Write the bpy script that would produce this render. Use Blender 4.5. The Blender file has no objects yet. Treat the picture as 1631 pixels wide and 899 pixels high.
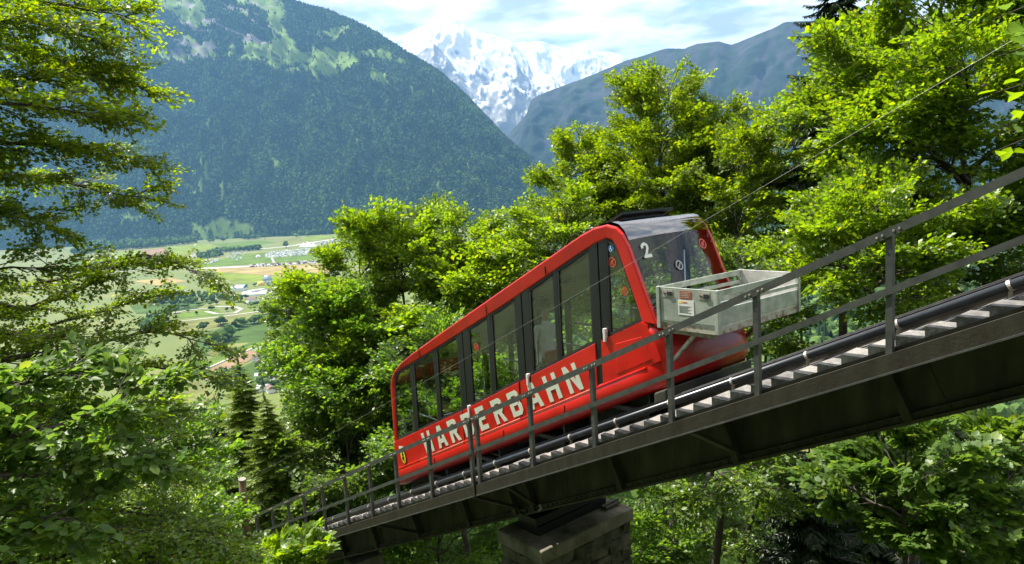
import bpy, bmesh, math, random
import numpy as np
from mathutils import Vector, Matrix
SC = bpy.context.scene
COL = SC.collection
R = math.radians
G = 0.4677241195789534            # gradient of the line (rise per metre uphill); x = uphill, y = across the line, z = up
# ------------------------------------------------------------------ camera
CAM = np.array([4.33112337, -6.98253291, 2.37674897])
RX = np.array([0.64503251, 0.76161168, -0.0622954])
UX = np.array([-0.05588509, 0.12831988, 0.99015699])
FX = np.array([-0.76210886, 0.63520206, -0.12533323])
FPX = 1180.0
cd = bpy.data.cameras.new('camera'); cam = bpy.data.objects.new('camera', cd); COL.objects.link(cam)
cd.sensor_fit = 'HORIZONTAL'; cd.sensor_width = 36.0; cd.lens = 36.0 * FPX / 1631.0
cd.clip_start = 0.05; cd.clip_end = 90000
m = Matrix.Identity(4)
for i in range(3):
    m[i][0] = RX[i]; m[i][1] = UX[i]; m[i][2] = -FX[i]; m[i][3] = CAM[i]
cam.matrix_world = m
SC.camera = cam
# ------------------------------------------------------------------ light
SUN_EL = R(56.0)
SUN_H = np.array([-0.97, -0.24]); SUN_H = SUN_H / np.linalg.norm(SUN_H)
SUN_DIR = Vector((SUN_H[0] * math.cos(SUN_EL), SUN_H[1] * math.cos(SUN_EL), math.sin(SUN_EL)))
ld = bpy.data.lights.new('sun', 'SUN'); sun = bpy.data.objects.new('sun', ld); COL.objects.link(sun)
ld.energy = 5.0; ld.angle = R(0.53); ld.color = (1.0, 0.94, 0.84)
sun.rotation_euler = SUN_DIR.to_track_quat('Z', 'Y').to_euler()
wd = bpy.data.worlds.new('World'); SC.world = wd; wd.use_nodes = True
nt = wd.node_tree; nt.nodes.clear()
def N(t, typ, **kw):
    n = t.nodes.new(typ)
    for k, v in kw.items():
        setattr(n, k, v)
    return n
def ramp(t, stops):
    r = N(t, 'ShaderNodeValToRGB'); e = r.color_ramp.elements
    while len(e) > 1: e.remove(e[0])
    for i, (p, c) in enumerate(stops):
        el = e[0] if i == 0 else e.new(p)
        el.position = p; el.color = (*c, 1) if len(c) == 3 else c
    return r
out = N(nt, 'ShaderNodeOutputWorld'); bg = N(nt, 'ShaderNodeBackground'); bg.inputs[1].default_value = 0.09
sky = N(nt, 'ShaderNodeTexSky', sky_type='NISHITA', sun_disc=False, sun_elevation=SUN_EL,
        sun_rotation=math.atan2(SUN_H[0], SUN_H[1]), altitude=800, air_density=1.0, dust_density=1.6, ozone_density=1.0)
tc = N(nt, 'ShaderNodeTexCoord'); sep = N(nt, 'ShaderNodeSeparateXYZ'); nt.links.new(tc.outputs['Generated'], sep.inputs[0])
# flat cloud deck: direction projected on a plane overhead
zz = N(nt, 'ShaderNodeMath', operation='MAXIMUM'); nt.links.new(sep.outputs[2], zz.inputs[0]); zz.inputs[1].default_value = 0.0
za = N(nt, 'ShaderNodeMath', operation='ADD'); nt.links.new(zz.outputs[0], za.inputs[0]); za.inputs[1].default_value = 0.07
dx = N(nt, 'ShaderNodeMath', operation='DIVIDE'); nt.links.new(sep.outputs[0], dx.inputs[0]); nt.links.new(za.outputs[0], dx.inputs[1])
dy = N(nt, 'ShaderNodeMath', operation='DIVIDE'); nt.links.new(sep.outputs[1], dy.inputs[0]); nt.links.new(za.outputs[0], dy.inputs[1])
cx = N(nt, 'ShaderNodeCombineXYZ'); nt.links.new(dx.outputs[0], cx.inputs[0]); nt.links.new(dy.outputs[0], cx.inputs[1])
cn = N(nt, 'ShaderNodeTexNoise'); cn.inputs['Scale'].default_value = 1.9; cn.inputs['Detail'].default_value = 9; cn.inputs['Roughness'].default_value = 0.6
cn.inputs['Distortion'].default_value = 0.4
nt.links.new(cx.outputs[0], cn.inputs['Vector'])
cr = ramp(nt, [(0.30, (0, 0, 0)), (0.46, (1, 1, 1))]); nt.links.new(cn.outputs[0], cr.inputs[0])
cn2 = N(nt, 'ShaderNodeTexNoise'); cn2.inputs['Scale'].default_value = 2.6; cn2.inputs['Detail'].default_value = 8
nt.links.new(cx.outputs[0], cn2.inputs['Vector'])
cc = ramp(nt, [(0.36, (4.0, 4.0, 4.1)), (0.56, (9.6, 9.0, 8.4))]); nt.links.new(cn2.outputs[0], cc.inputs[0])
mx = N(nt, 'ShaderNodeMix', data_type='RGBA')
cf = N(nt, 'ShaderNodeMath', operation='MULTIPLY'); nt.links.new(cr.outputs[0], cf.inputs[0]); cf.inputs[1].default_value = 0.9
nt.links.new(cf.outputs[0], mx.inputs[0]); nt.links.new(sky.outputs[0], mx.inputs[6]); nt.links.new(cc.outputs[0], mx.inputs[7])
nt.links.new(mx.outputs[2], bg.inputs[0]); nt.links.new(bg.outputs[0], out.inputs[0])
vs = SC.view_settings
vs.view_transform = 'Standard'; vs.look = 'None'; vs.exposure = 1.45; vs.gamma = 1.0; vs.use_curve_mapping = False
cy = SC.cycles
cy.use_denoising = True; cy.max_bounces = 7; cy.diffuse_bounces = 4; cy.glossy_bounces = 3; cy.transmission_bounces = 5
cy.transparent_max_bounces = 12; cy.volume_bounces = 1; cy.caustics_reflective = False; cy.caustics_refractive = False
cy.sample_clamp_indirect = 6.0

# ------------------------------------------------------------------ helpers
rng = np.random.default_rng(7)
def ray(px, py): return RX * ((px - 815.5) / FPX) - UX * ((py - 449.5) / FPX) + FX
def at(px, py, d): return CAM + ray(px, py) * d
def at_y(px, py, y):
    v = ray(px, py); return CAM + v * ((y - CAM[1]) / v[1])
def at_z(px, py, z):
    v = ray(px, py); return CAM + v * ((z - CAM[2]) / v[2])
def project(P):
    d = np.asarray(P) - CAM; w = d @ FX
    w = np.where(np.abs(w) < 1e-6, 1e-6, w)
    return 815.5 + FPX * (d @ RX) / w, 449.5 - FPX * (d @ UX) / w, w
def S(x, y, h): return (x, y, h + G * x)       # a point given by its height above the line's base

def put(o, parent=None, **props):
    COL.objects.link(o)
    if parent is not None: o.parent = parent
    for k, v in props.items():
        if v: o[k] = v
    return o
def thing(name, label, cat, loc=(0, 0, 0), group=None):
    o = bpy.data.objects.new(name, None); o.empty_display_size = 0.2; o.location = loc
    return put(o, None, label=label, category=cat, group=group)
def mesh_np(name, V, F, mats, smooth=False, mi=None):
    """V (n,3); F list of arrays each (k, nv)"""
    me = bpy.data.meshes.new(name)
    V = np.asarray(V, dtype=np.float32); F = [np.asarray(f, dtype=np.int32) for f in (F if isinstance(F, list) else [F]) if len(f)]
    me.vertices.add(len(V)); me.vertices.foreach_set('co', V.ravel())
    tot = np.concatenate([np.full(len(f), f.shape[1], dtype=np.int32) for f in F])
    idx = np.concatenate([f.ravel() for f in F])
    st = np.concatenate([[0], np.cumsum(tot)[:-1]]).astype(np.int32)
    me.loops.add(len(idx)); me.loops.foreach_set('vertex_index', idx)
    me.polygons.add(len(tot)); me.polygons.foreach_set('loop_start', st); me.polygons.foreach_set('loop_total', tot)
    if smooth: me.polygons.foreach_set('use_smooth', np.ones(len(tot), dtype=bool))
    for mm in (mats if isinstance(mats, (list, tuple)) else [mats]): me.materials.append(mm)
    if mi is not None: me.polygons.foreach_set('material_index', np.asarray(mi, dtype=np.int32))
    me.update(calc_edges=True)
    return me
class MB:
    def __init__(s): s.v = []; s.f = []
    def add(s, verts, faces):
        b = len(s.v); s.v += [tuple(map(float, p)) for p in verts]; s.f += [tuple(i + b for i in f) for f in faces]; return s
    def box(s, c, sx, sy, sz, ax=None):
        ax = ax or ((1, 0, 0), (0, 1, 0), (0, 0, 1)); c = np.asarray(c, float); A = [np.asarray(a, float) for a in ax]
        P = [c + A[0] * sx / 2 * i + A[1] * sy / 2 * j + A[2] * sz / 2 * k for i in (-1, 1) for j in (-1, 1) for k in (-1, 1)]
        return s.add(P, [(0, 1, 3, 2), (4, 6, 7, 5), (0, 4, 5, 1), (2, 3, 7, 6), (0, 2, 6, 4), (1, 5, 7, 3)])
    def bx(s, x0, x1, y0, y1, z0, z1): return s.box(((x0 + x1) / 2, (y0 + y1) / 2, (z0 + z1) / 2), x1 - x0, y1 - y0, z1 - z0)
    def sheared(s, x0, x1, y0, y1, h0, h1):
        P = [S(x, y, h) for x in (x0, x1) for y in (y0, y1) for h in (h0, h1)]
        return s.add(P, [(0, 1, 3, 2), (4, 6, 7, 5), (0, 4, 5, 1), (2, 3, 7, 6), (0, 2, 6, 4), (1, 5, 7, 3)])
    def prism(s, poly, vec):
        n = len(poly); vec = np.asarray(vec, float); P = [np.asarray(p, float) for p in poly]
        V = P + [p + vec for p in P]
        F = [tuple(range(n))[::-1], tuple(range(n, 2 * n))] + [(i, (i + 1) % n, n + (i + 1) % n, n + i) for i in range(n)]
        return s.add(V, F)
    def tube(s, path, rad, sides=8, caps=True):
        P = [np.asarray(p, float) for p in path]; n = len(P); rad = [rad] * n if np.isscalar(rad) else list(rad)
        up = np.array([0, 0, 1.0]); V = []
        for i in range(n):
            t = P[min(i + 1, n - 1)] - P[max(i - 1, 0)]; t = t / (np.linalg.norm(t) + 1e-9)
            u = np.cross(t, up if abs(t[2]) < 0.93 else np.array([1.0, 0, 0])); u /= np.linalg.norm(u) + 1e-9; w = np.cross(u, t)
            for k in range(sides):
                a = 2 * math.pi * k / sides; V.append(P[i] + rad[i] * (math.cos(a) * u + math.sin(a) * w))
        F = [(i * sides + k, i * sides + (k + 1) % sides, (i + 1) * sides + (k + 1) % sides, (i + 1) * sides + k) for i in range(n - 1) for k in range(sides)]
        if caps: F += [tuple(range(sides))[::-1], tuple(range((n - 1) * sides, n * sides))]
        return s.add(V, F)
    def grid(s, rows):
        n = len(rows[0]); V = [p for r in rows for p in r]
        return s.add(V, [(i * n + j, i * n + j + 1, (i + 1) * n + j + 1, (i + 1) * n + j) for i in range(len(rows) - 1) for j in range(n - 1)])
    def mesh(s, name, mat, smooth=False):
        me = bpy.data.meshes.new(name); me.from_pydata(s.v, [], s.f); me.update()
        bm = bmesh.new(); bm.from_mesh(me); bmesh.ops.recalc_face_normals(bm, faces=bm.faces); bm.to_mesh(me); bm.free()
        for mm in (mat if isinstance(mat, (list, tuple)) else [mat]): me.materials.append(mm)
        if smooth: me.polygons.foreach_set('use_smooth', [True] * len(me.polygons))
        return me
    def build(s, name, mat, parent=None, smooth=False, bevel=0, **props):
        o = bpy.data.objects.new(name, s.mesh(name, mat, smooth))
        if bevel:
            b = o.modifiers.new('bevel', 'BEVEL'); b.width = bevel; b.segments = 2; b.limit_method = 'ANGLE'; b.angle_limit = R(35)
        return put(o, parent, **props)
def linked(o, parent, loc=None):
    c = o.copy(); COL.objects.link(c); c.parent = parent
    if loc is not None: c.location = loc
    return c

# ------------------------------------------------------------------ materials
def material(name, col, rough=0.6, metal=0.0, var=0.0, scale=5.0, bump=0.0, bscale=20.0, col2=None, spec=0.5, coat=0.0, detail=6, stops=(0.35, 0.65), stretch=None):
    mt = bpy.data.materials.new(name); mt.use_nodes = True; t = mt.node_tree; t.nodes.clear()
    o = N(t, 'ShaderNodeOutputMaterial'); p = N(t, 'ShaderNodeBsdfPrincipled'); t.links.new(p.outputs[0], o.inputs[0])
    p.inputs['Base Color'].default_value = (*col, 1); p.inputs['Roughness'].default_value = rough; p.inputs['Metallic'].default_value = metal
    p.inputs['Specular IOR Level'].default_value = spec; p.inputs['Coat Weight'].default_value = coat; p.inputs['Coat Roughness'].default_value = 0.08
    co = N(t, 'ShaderNodeTexCoord')
    if var or col2:
        n = N(t, 'ShaderNodeTexNoise'); n.inputs['Scale'].default_value = scale; n.inputs['Detail'].default_value = detail; n.inputs['Roughness'].default_value = 0.6
        if stretch:
            mp = N(t, 'ShaderNodeMapping'); mp.inputs['Scale'].default_value = stretch; t.links.new(co.outputs['Object'], mp.inputs[0]); t.links.new(mp.outputs[0], n.inputs['Vector'])
        else: t.links.new(co.outputs['Object'], n.inputs['Vector'])
        c2 = col2 or tuple(max(0, c * (1 - var)) for c in col); c1 = col if col2 else tuple(min(1, c * (1 + var)) for c in col)
        r = ramp(t, [(stops[0], c2), (stops[1], c1)]); t.links.new(n.outputs[0], r.inputs[0]); t.links.new(r.outputs[0], p.inputs['Base Color'])
        mr = N(t, 'ShaderNodeMapRange'); mr.inputs[3].default_value = min(1, rough * 1.25); mr.inputs[4].default_value = rough * 0.8
        t.links.new(n.outputs[0], mr.inputs[0]); t.links.new(mr.outputs[0], p.inputs['Roughness'])
    if bump:
        n2 = N(t, 'ShaderNodeTexNoise'); n2.inputs['Scale'].default_value = bscale; n2.inputs['Detail'].default_value = 8
        t.links.new(co.outputs['Object'], n2.inputs['Vector'])
        b = N(t, 'ShaderNodeBump'); b.inputs['Strength'].default_value = bump; b.inputs['Distance'].default_value = 0.02
        t.links.new(n2.outputs[0], b.inputs['Height']); t.links.new(b.outputs[0], p.inputs['Normal'])
    return mt
def leaf_material(name, top, bot, trans=0.45, gloss=0.06):
    """thin leaf: each leaf its own tint, light passes through it"""
    mt = bpy.data.materials.new(name); mt.use_nodes = True; t = mt.node_tree; t.nodes.clear()
    o = N(t, 'ShaderNodeOutputMaterial'); g = N(t, 'ShaderNodeNewGeometry')
    r = ramp(t, [(0.0, bot), (0.5, tuple((a + b) / 2 for a, b in zip(top, bot))), (0.92, top), (1.0, (top[0] * 1.5, top[1] * 1.15, top[2]))])
    t.links.new(g.outputs['Random Per Island'], r.inputs[0])
    d = N(t, 'ShaderNodeBsdfDiffuse'); tr = N(t, 'ShaderNodeBsdfTranslucent'); gl = N(t, 'ShaderNodeBsdfGlossy'); gl.inputs['Roughness'].default_value = 0.42
    t.links.new(r.outputs[0], d.inputs[0])
    hs = N(t, 'ShaderNodeHueSaturation'); hs.inputs['Hue'].default_value = 0.488; hs.inputs['Saturation'].default_value = 1.08; hs.inputs['Value'].default_value = 2.3
    t.links.new(r.outputs[0], hs.inputs['Color']); t.links.new(hs.outputs[0], tr.inputs[0])
    m1 = N(t, 'ShaderNodeMixShader'); m1.inputs[0].default_value = trans; t.links.new(d.outputs[0], m1.inputs[1]); t.links.new(tr.outputs[0], m1.inputs[2])
    m2 = N(t, 'ShaderNodeMixShader'); m2.inputs[0].default_value = gloss; t.links.new(m1.outputs[0], m2.inputs[1]); t.links.new(gl.outputs[0], m2.inputs[2])
    t.links.new(m2.outputs[0], o.inputs[0])
    return mt
def glass_material(name, tint, refl=1.0, base=0.06):
    mt = bpy.data.materials.new(name); mt.use_nodes = True; t = mt.node_tree; t.nodes.clear()
    o = N(t, 'ShaderNodeOutputMaterial'); tr = N(t, 'ShaderNodeBsdfTransparent'); tr.inputs[0].default_value = (*tint, 1)
    gl = N(t, 'ShaderNodeBsdfGlossy'); gl.inputs['Roughness'].default_value = 0.015
    co = N(t, 'ShaderNodeTexCoord'); n = N(t, 'ShaderNodeTexNoise'); n.inputs['Scale'].default_value = 1.4; n.inputs['Detail'].default_value = 2
    t.links.new(co.outputs['Object'], n.inputs['Vector'])
    b = N(t, 'ShaderNodeBump'); b.inputs['Strength'].default_value = 0.12; b.inputs['Distance'].default_value = 0.03; t.links.new(n.outputs[0], b.inputs['Height']); t.links.new(b.outputs[0], gl.inputs['Normal'])
    ge = N(t, 'ShaderNodeNewGeometry'); dt = N(t, 'ShaderNodeVectorMath', operation='DOT_PRODUCT'); t.links.new(ge.outputs['Normal'], dt.inputs[0]); t.links.new(ge.outputs['Incoming'], dt.inputs[1])
    ab = N(t, 'ShaderNodeMath', operation='ABSOLUTE'); t.links.new(dt.outputs['Value'], ab.inputs[0]); iv = N(t, 'ShaderNodeMath', operation='SUBTRACT'); iv.inputs[0].default_value = 1; t.links.new(ab.outputs[0], iv.inputs[1])
    fr = N(t, 'ShaderNodeMath', operation='POWER'); t.links.new(iv.outputs[0], fr.inputs[0]); fr.inputs[1].default_value = 4.5       # Schlick's curve, the same from both sides of the pane
    ml = N(t, 'ShaderNodeMath', operation='MULTIPLY_ADD'); t.links.new(fr.outputs[0], ml.inputs[0]); ml.inputs[1].default_value = refl; ml.inputs[2].default_value = base
    ml.use_clamp = True
    mxs = N(t, 'ShaderNodeMixShader'); t.links.new(ml.outputs[0], mxs.inputs[0]); t.links.new(tr.outputs[0], mxs.inputs[1]); t.links.new(gl.outputs[0], mxs.inputs[2])
    t.links.new(mxs.outputs[0], o.inputs[0])
    return mt
M = dict(
    red=material('red_paint', (0.56, 0.011, 0.007), 0.3, 0, 0.16, 2.0, 0.02, 3.0, coat=0.2),
    black=material('black_frame', (0.012, 0.013, 0.014), 0.35, 0, 0.2, 6),
    rubber=material('black_rubber', (0.018, 0.018, 0.018), 0.7, 0, 0.3, 12),
    glass=glass_material('window_glass', (0.93, 0.96, 0.94), 0.8, 0.085),
    wind=glass_material('windscreen_glass', (0.56, 0.62, 0.63), 0.8, 0.05),
    roofglass=glass_material('roof_glass', (0.30, 0.33, 0.36), 0.7, 0.30),
    white=material('white_paint', (0.72, 0.72, 0.68), 0.5, 0, 0.08, 9),
    letter=material('cream_lettering', (0.62, 0.66, 0.52), 0.45, 0, 0.06, 4),
    yellow=material('yellow_paint', (0.85, 0.68, 0.02), 0.5),
    blue=material('blue_sticker', (0.02, 0.16, 0.45), 0.5),
    sred=material('red_sticker', (0.55, 0.07, 0.04), 0.5),
    orange=material('orange_sticker', (0.36, 0.10, 0.06), 0.6, 0, 0.2, 30),
    chrome=material('steel_tube', (0.62, 0.63, 0.63), 0.25, 0.9),
    grey_in=material('grey_lining', (0.34, 0.35, 0.36), 0.5, 0, 0.1, 4),
    floor=material('dark_floor', (0.05, 0.05, 0.05), 0.7, 0, 0.2, 6),
    seat=material('red_seat', (0.35, 0.03, 0.03), 0.7, 0, 0.2, 8),
    steel=material('weathered_steel', (0.050, 0.047, 0.034), 0.55, 0.15, 0.0, 2.5, 0.15, 25, spec=0.4, col2=(0.030, 0.024, 0.016), stops=(0.3, 0.7), stretch=(2.5, 1, .8)),
    girder=material('dark_green_girder', (0.072, 0.070, 0.052), 0.55, 0.0, 0.0, 1.3, 0.15, 10, spec=0.4, col2=(0.016, 0.016, 0.012), stops=(0.3, 0.7), stretch=(3.0, 1.0, 0.8)),
    rail_paint=material('grey_railing', (0.075, 0.08, 0.075), 0.45, 0.1, 0.25, 8, 0.05, 40),
    wood=material('silvered_timber', (0.25, 0.238, 0.22), 0.85, 0, 0.0, 14, 0.5, 60, col2=(0.12, 0.115, 0.105)),
    wood2=material('worn_timber', (0.18, 0.172, 0.162), 0.85, 0, 0.0, 11, 0.5, 50, col2=(0.085, 0.08, 0.075)),
    slab=material('grey_slab', (0.085, 0.082, 0.08), 0.7, 0, 0.3, 9, 0.2, 40),
    wire=material('pale_wire', (0.24, 0.24, 0.22), 0.5, 0.2),
    wood3=material('pale_timber', (0.29, 0.275, 0.25), 0.85, 0, 0.0, 9, 0.5, 50, col2=(0.20, 0.185, 0.165)),
    pole=material('pole_wood', (0.19, 0.13, 0.07), 0.85, 0, 0, 6, 0.5, 30, col2=(0.09, 0.06, 0.035)),
    pipe=material('black_pipe', (0.018, 0.022, 0.028), 0.30, 0, 0.3, 5),
    clamp=material('clamp_steel', (0.48, 0.44, 0.38), 0.5, 0.5, 0.3, 30),
    railsteel=material('running_rail', (0.10, 0.085, 0.07), 0.45, 0.6, 0.4, 5),
    alu=material('greenish_aluminium', (0.46, 0.49, 0.43), 0.45, 0.25, 0.0, 6.0, 0.10, 20, col2=(0.28, 0.32, 0.27)),
    alu2=material('bare_aluminium', (0.58, 0.58, 0.55), 0.40, 0.35, 0.25, 6, 0.05, 30),
    rust=material('stained_frame', (0.44, 0.43, 0.35), 0.6, 0.1, 0, 9, 0.1, 30, col2=(0.20, 0.13, 0.07), stops=(0.36, 0.52)),
    stone=material('pier_stone', (0.10, 0.09, 0.06), 0.92, 0, 0, 3.0, 1.0, 9, col2=(0.022, 0.026, 0.009)),
    cap=material('pier_cap', (0.20, 0.175, 0.14), 0.92, 0, 0, 2.5, 0.9, 14, col2=(0.06, 0.058, 0.03)),
    bark=material('bark', (0.10, 0.085, 0.065), 0.95, 0, 0, 5, 0.9, 18, col2=(0.035, 0.03, 0.022)),
    bark2=material('twig_bark', (0.06, 0.048, 0.035), 0.95, 0, 0.3, 9, 0.5, 30),
    beech=leaf_material('beech_leaf', (0.168, 0.240, 0.018), (0.070, 0.138, 0.013), 0.52, 0.04),
    maple=leaf_material('maple_leaf', (0.138, 0.240, 0.026), (0.060, 0.142, 0.016), 0.52, 0.04),
    maple2=leaf_material('bright_maple_leaf', (0.174, 0.262, 0.022), (0.088, 0.172, 0.015), 0.52, 0.04),
    hazel=leaf_material('hazel_leaf', (0.115, 0.195, 0.032), (0.055, 0.115, 0.018), 0.45, 0.025),
    shade=leaf_material('understory_leaf', (0.130, 0.215, 0.028), (0.055, 0.110, 0.014), 0.5, 0.04),
    spruce=leaf_material('spruce_needles', (0.030, 0.062, 0.018), (0.012, 0.028, 0.009), 0.10, 0.05),
    young=leaf_material('young_spruce_needles', (0.170, 0.250, 0.020), (0.070, 0.130, 0.014), 0.3, 0.04),
    skin=material('skin', (0.55, 0.33, 0.24), 0.5),
    shirt=material('pale_shirt', (0.75, 0.76, 0.77), 0.8, 0, 0.1, 12),
    dark=material('dark_clothes', (0.03, 0.03, 0.035), 0.8, 0, 0.2, 12),
    hair=material('brown_hair', (0.03, 0.02, 0.015), 0.6),
)
HV = -250.0                                        # valley floor
# ------------------------------------------------------------------ noise
def _hash(ix, iy, seed):
    h = (ix.astype(np.int64) * 374761393 + iy.astype(np.int64) * 668265263 + seed * 974634777) & 0x7fffffff
    h = ((h ^ (h >> 13)) * 1274126177) & 0x7fffffff
    return ((h ^ (h >> 16)) & 0xffff) / 65535.0
def vnoise(x, y, seed=0):
    x = np.asarray(x, float); y = np.asarray(y, float); ix = np.floor(x); iy = np.floor(y); fx = x - ix; fy = y - iy
    fx = fx * fx * fx * (fx * (fx * 6 - 15) + 10); fy = fy * fy * fy * (fy * (fy * 6 - 15) + 10)
    a = _hash(ix, iy, seed); b = _hash(ix + 1, iy, seed); c = _hash(ix, iy + 1, seed); d = _hash(ix + 1, iy + 1, seed)
    return (a * (1 - fx) + b * fx) * (1 - fy) + (c * (1 - fx) + d * fx) * fy
def fbm(x, y, seed=0, octs=5, gain=0.5):
    s = 0; a = 1; t = 0
    for o in range(octs):
        s = s + a * (vnoise(x * 2 ** o, y * 2 ** o, seed + o * 17) * 2 - 1); t += a; a *= gain
    return s / t
def ridged(x, y, seed=0, octs=5, gain=0.55):
    s = 0; a = 1; t = 0
    for o in range(octs):
        s = s + a * (1 - np.abs(vnoise(x * 2 ** o, y * 2 ** o, seed + o * 17) * 2 - 1)); t += a; a *= gain
    return s / t

# ------------------------------------------------------------------ ground, one sheet from the hillside to the far horizon
def ground_z(x, y):
    x = np.asarray(x, float); y = np.asarray(y, float)
    z = -8.2 + 0.36 * (x + 5) - 0.42 * (y - 1.5)
    near = np.exp(-((x + 5) ** 2 + y ** 2) / 60.0 ** 2)
    z = z + near * (0.5 * fbm(x / 6, y / 6, 3, 4) + 0.15 * fbm(x / 1.2, y / 1.2, 5, 3)) + (1 - near) * 4 * fbm(x / 60, y / 60, 9, 3)
    z = np.where(z > 420, 420 + (z - 420) * 0.02, z)
    low = HV + 0.12 * fbm(x / 400, y / 400, 11, 3)
    k = 12.0
    d = np.clip(z - low, -400, 400)
    return low + np.where(d > 200, d, k * np.log1p(np.exp(np.clip(d / k, -40, 40))))
def axis():
    t = np.linspace(-1, 1, 201); return np.sinh(t * 9.3) / math.sinh(9.3) * 32000
ax_ = axis(); GX, GY = np.meshgrid(ax_ - 5, ax_ + 2, indexing='ij')
GZ = ground_z(GX, GY); n_ = len(ax_)
ii = np.arange(n_ * n_).reshape(n_, n_)
F_ = np.stack([ii[:-1, :-1], ii[1:, :-1], ii[1:, 1:], ii[:-1, 1:]], -1).reshape(-1, 4)
def ground_material():
    mt = bpy.data.materials.new('hillside_and_valley'); mt.use_nodes = True; t = mt.node_tree; t.nodes.clear()
    o = N(t, 'ShaderNodeOutputMaterial'); p = N(t, 'ShaderNodeBsdfPrincipled'); t.links.new(p.outputs[0], o.inputs[0]); p.inputs['Roughness'].default_value = 0.95
    co = N(t, 'ShaderNodeTexCoord'); sx = N(t, 'ShaderNodeSeparateXYZ'); t.links.new(co.outputs['Object'], sx.inputs[0])
    n1 = N(t, 'ShaderNodeTexNoise'); n1.inputs['Scale'].default_value = 0.9; n1.inputs['Detail'].default_value = 8; t.links.new(co.outputs['Object'], n1.inputs['Vector'])
    near = ramp(t, [(0.35, (0.028, 0.040, 0.012)), (0.5, (0.050, 0.080, 0.020)), (0.68, (0.085, 0.075, 0.040))]); t.links.new(n1.outputs[0], near.inputs[0])
    n2 = N(t, 'ShaderNodeTexNoise'); n2.inputs['Scale'].default_value = 0.006; n2.inputs['Detail'].default_value = 6; t.links.new(co.outputs['Object'], n2.inputs['Vector'])
    far = ramp(t, [(0.3, (0.070, 0.100, 0.014)), (0.5, (0.095, 0.125, 0.018)), (0.7, (0.14, 0.135, 0.030))]); t.links.new(n2.outputs[0], far.inputs[0])
    mr = N(t, 'ShaderNodeMapRange'); mr.inputs[1].default_value = -245; mr.inputs[2].default_value = -235; t.links.new(sx.outputs[2], mr.inputs[0])
    mx = N(t, 'ShaderNodeMix', data_type='RGBA'); t.links.new(mr.outputs[0], mx.inputs[0]); t.links.new(far.outputs[0], mx.inputs[6]); t.links.new(near.outputs[0], mx.inputs[7])
    t.links.new(mx.outputs[2], p.inputs['Base Color'])
    return mt
put(bpy.data.objects.new('ground', mesh_np('ground', np.stack([GX, GY, GZ], -1).reshape(-1, 3), F_, ground_material(), True)), kind='structure')

# ------------------------------------------------------------------ mountains
def inpoly(px, py, poly):
    r = np.zeros(px.shape, bool); n = len(poly); j = n - 1
    for i in range(n):
        xi, yi = poly[i]; xj, yj = poly[j]
        c = ((yi > py) != (yj > py)) & (px < (xj - xi) * (py - yi) / ((yj - yi) or 1e-9) + xi); r ^= c; j = i
    return r
def resample(P, n):
    P = np.asarray(P, float); d = np.concatenate([[0], np.cumsum(np.linalg.norm(np.diff(P[:, :2], axis=0), axis=1))]); u = np.linspace(0, d[-1], n)
    return np.stack([np.interp(u, d, P[:, k]) for k in range(P.shape[1])], -1)
def loft(ridge, base, nu, nv, seed, amp, gully, power=1.0, back=0.6, ridge_noise=0.0, rscale=1.0, fine=0.25):
    rp = np.array([at(*q) for q in ridge]); bp = np.array([at(*q) for q in base])
    rr = resample(rp, nu); bb = resample(bp, nu)
    v = np.concatenate([np.linspace(-0.04, 1, nv), 1 + np.linspace(0.02, back, nv // 5)])
    U = np.concatenate([[0], np.cumsum(np.linalg.norm(np.diff(rr[:, :2], axis=0), axis=1))])
    vv = v[:, None, None]
    P = bb[None] + (rr - bb)[None] * vv
    pr = np.where(v <= 1, np.sign(v) * np.abs(v) ** power, 1 - (v - 1) * 1.1)
    P[..., 2] = bb[None, :, 2] + (rr - bb)[None, :, 2] * pr[:, None]
    L = np.linalg.norm((rr - bb)[:, :2], axis=1).mean()
    uu = np.broadcast_to(U[None], P.shape[:2]); wv = np.broadcast_to(v[:, None] * L, P.shape[:2])
    env = np.clip(np.sin(np.clip(v, 0, 1) * math.pi), 0, 1) ** 0.6
    d = amp * (ridged(uu / gully + 0.3 * fbm(uu / gully, wv / gully, seed + 3, 3), wv / (gully * 3.2), seed, 5) - 0.6) * 2
    d = d + amp * fine * fbm(uu / (gully * .2), wv / (gully * .3), seed + 8, 4)
    P[..., 2] += d * env[:, None]
    nrm = np.array([rr[-1, 1] - rr[0, 1], -(rr[-1, 0] - rr[0, 0])]); nrm /= np.linalg.norm(nrm)
    if nrm @ (CAM[:2] - rr[nu // 2, :2]) < 0: nrm = -nrm
    P[..., :2] += (d * env[:, None] * 0.8)[..., None] * nrm
    if ridge_noise:
        e2 = np.exp(-((v - 1) / 0.25) ** 2)
        P[..., 2] += e2[:, None] * ridge_noise * (ridged(uu / (600 * rscale), wv / (900 * rscale), seed + 21, 5) - 0.62) * 2
    return P, uu, wv
def grid_faces(a, b):
    k = np.arange(a * b).reshape(a, b); return np.stack([k[:-1, :-1], k[:-1, 1:], k[1:, 1:], k[1:, :-1]], -1).reshape(-1, 4)
def set_attr(me, name, vals):
    at_ = me.attributes.new(name, 'FLOAT', 'POINT'); at_.data.foreach_set('value', np.asarray(vals, np.float32).ravel())
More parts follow.
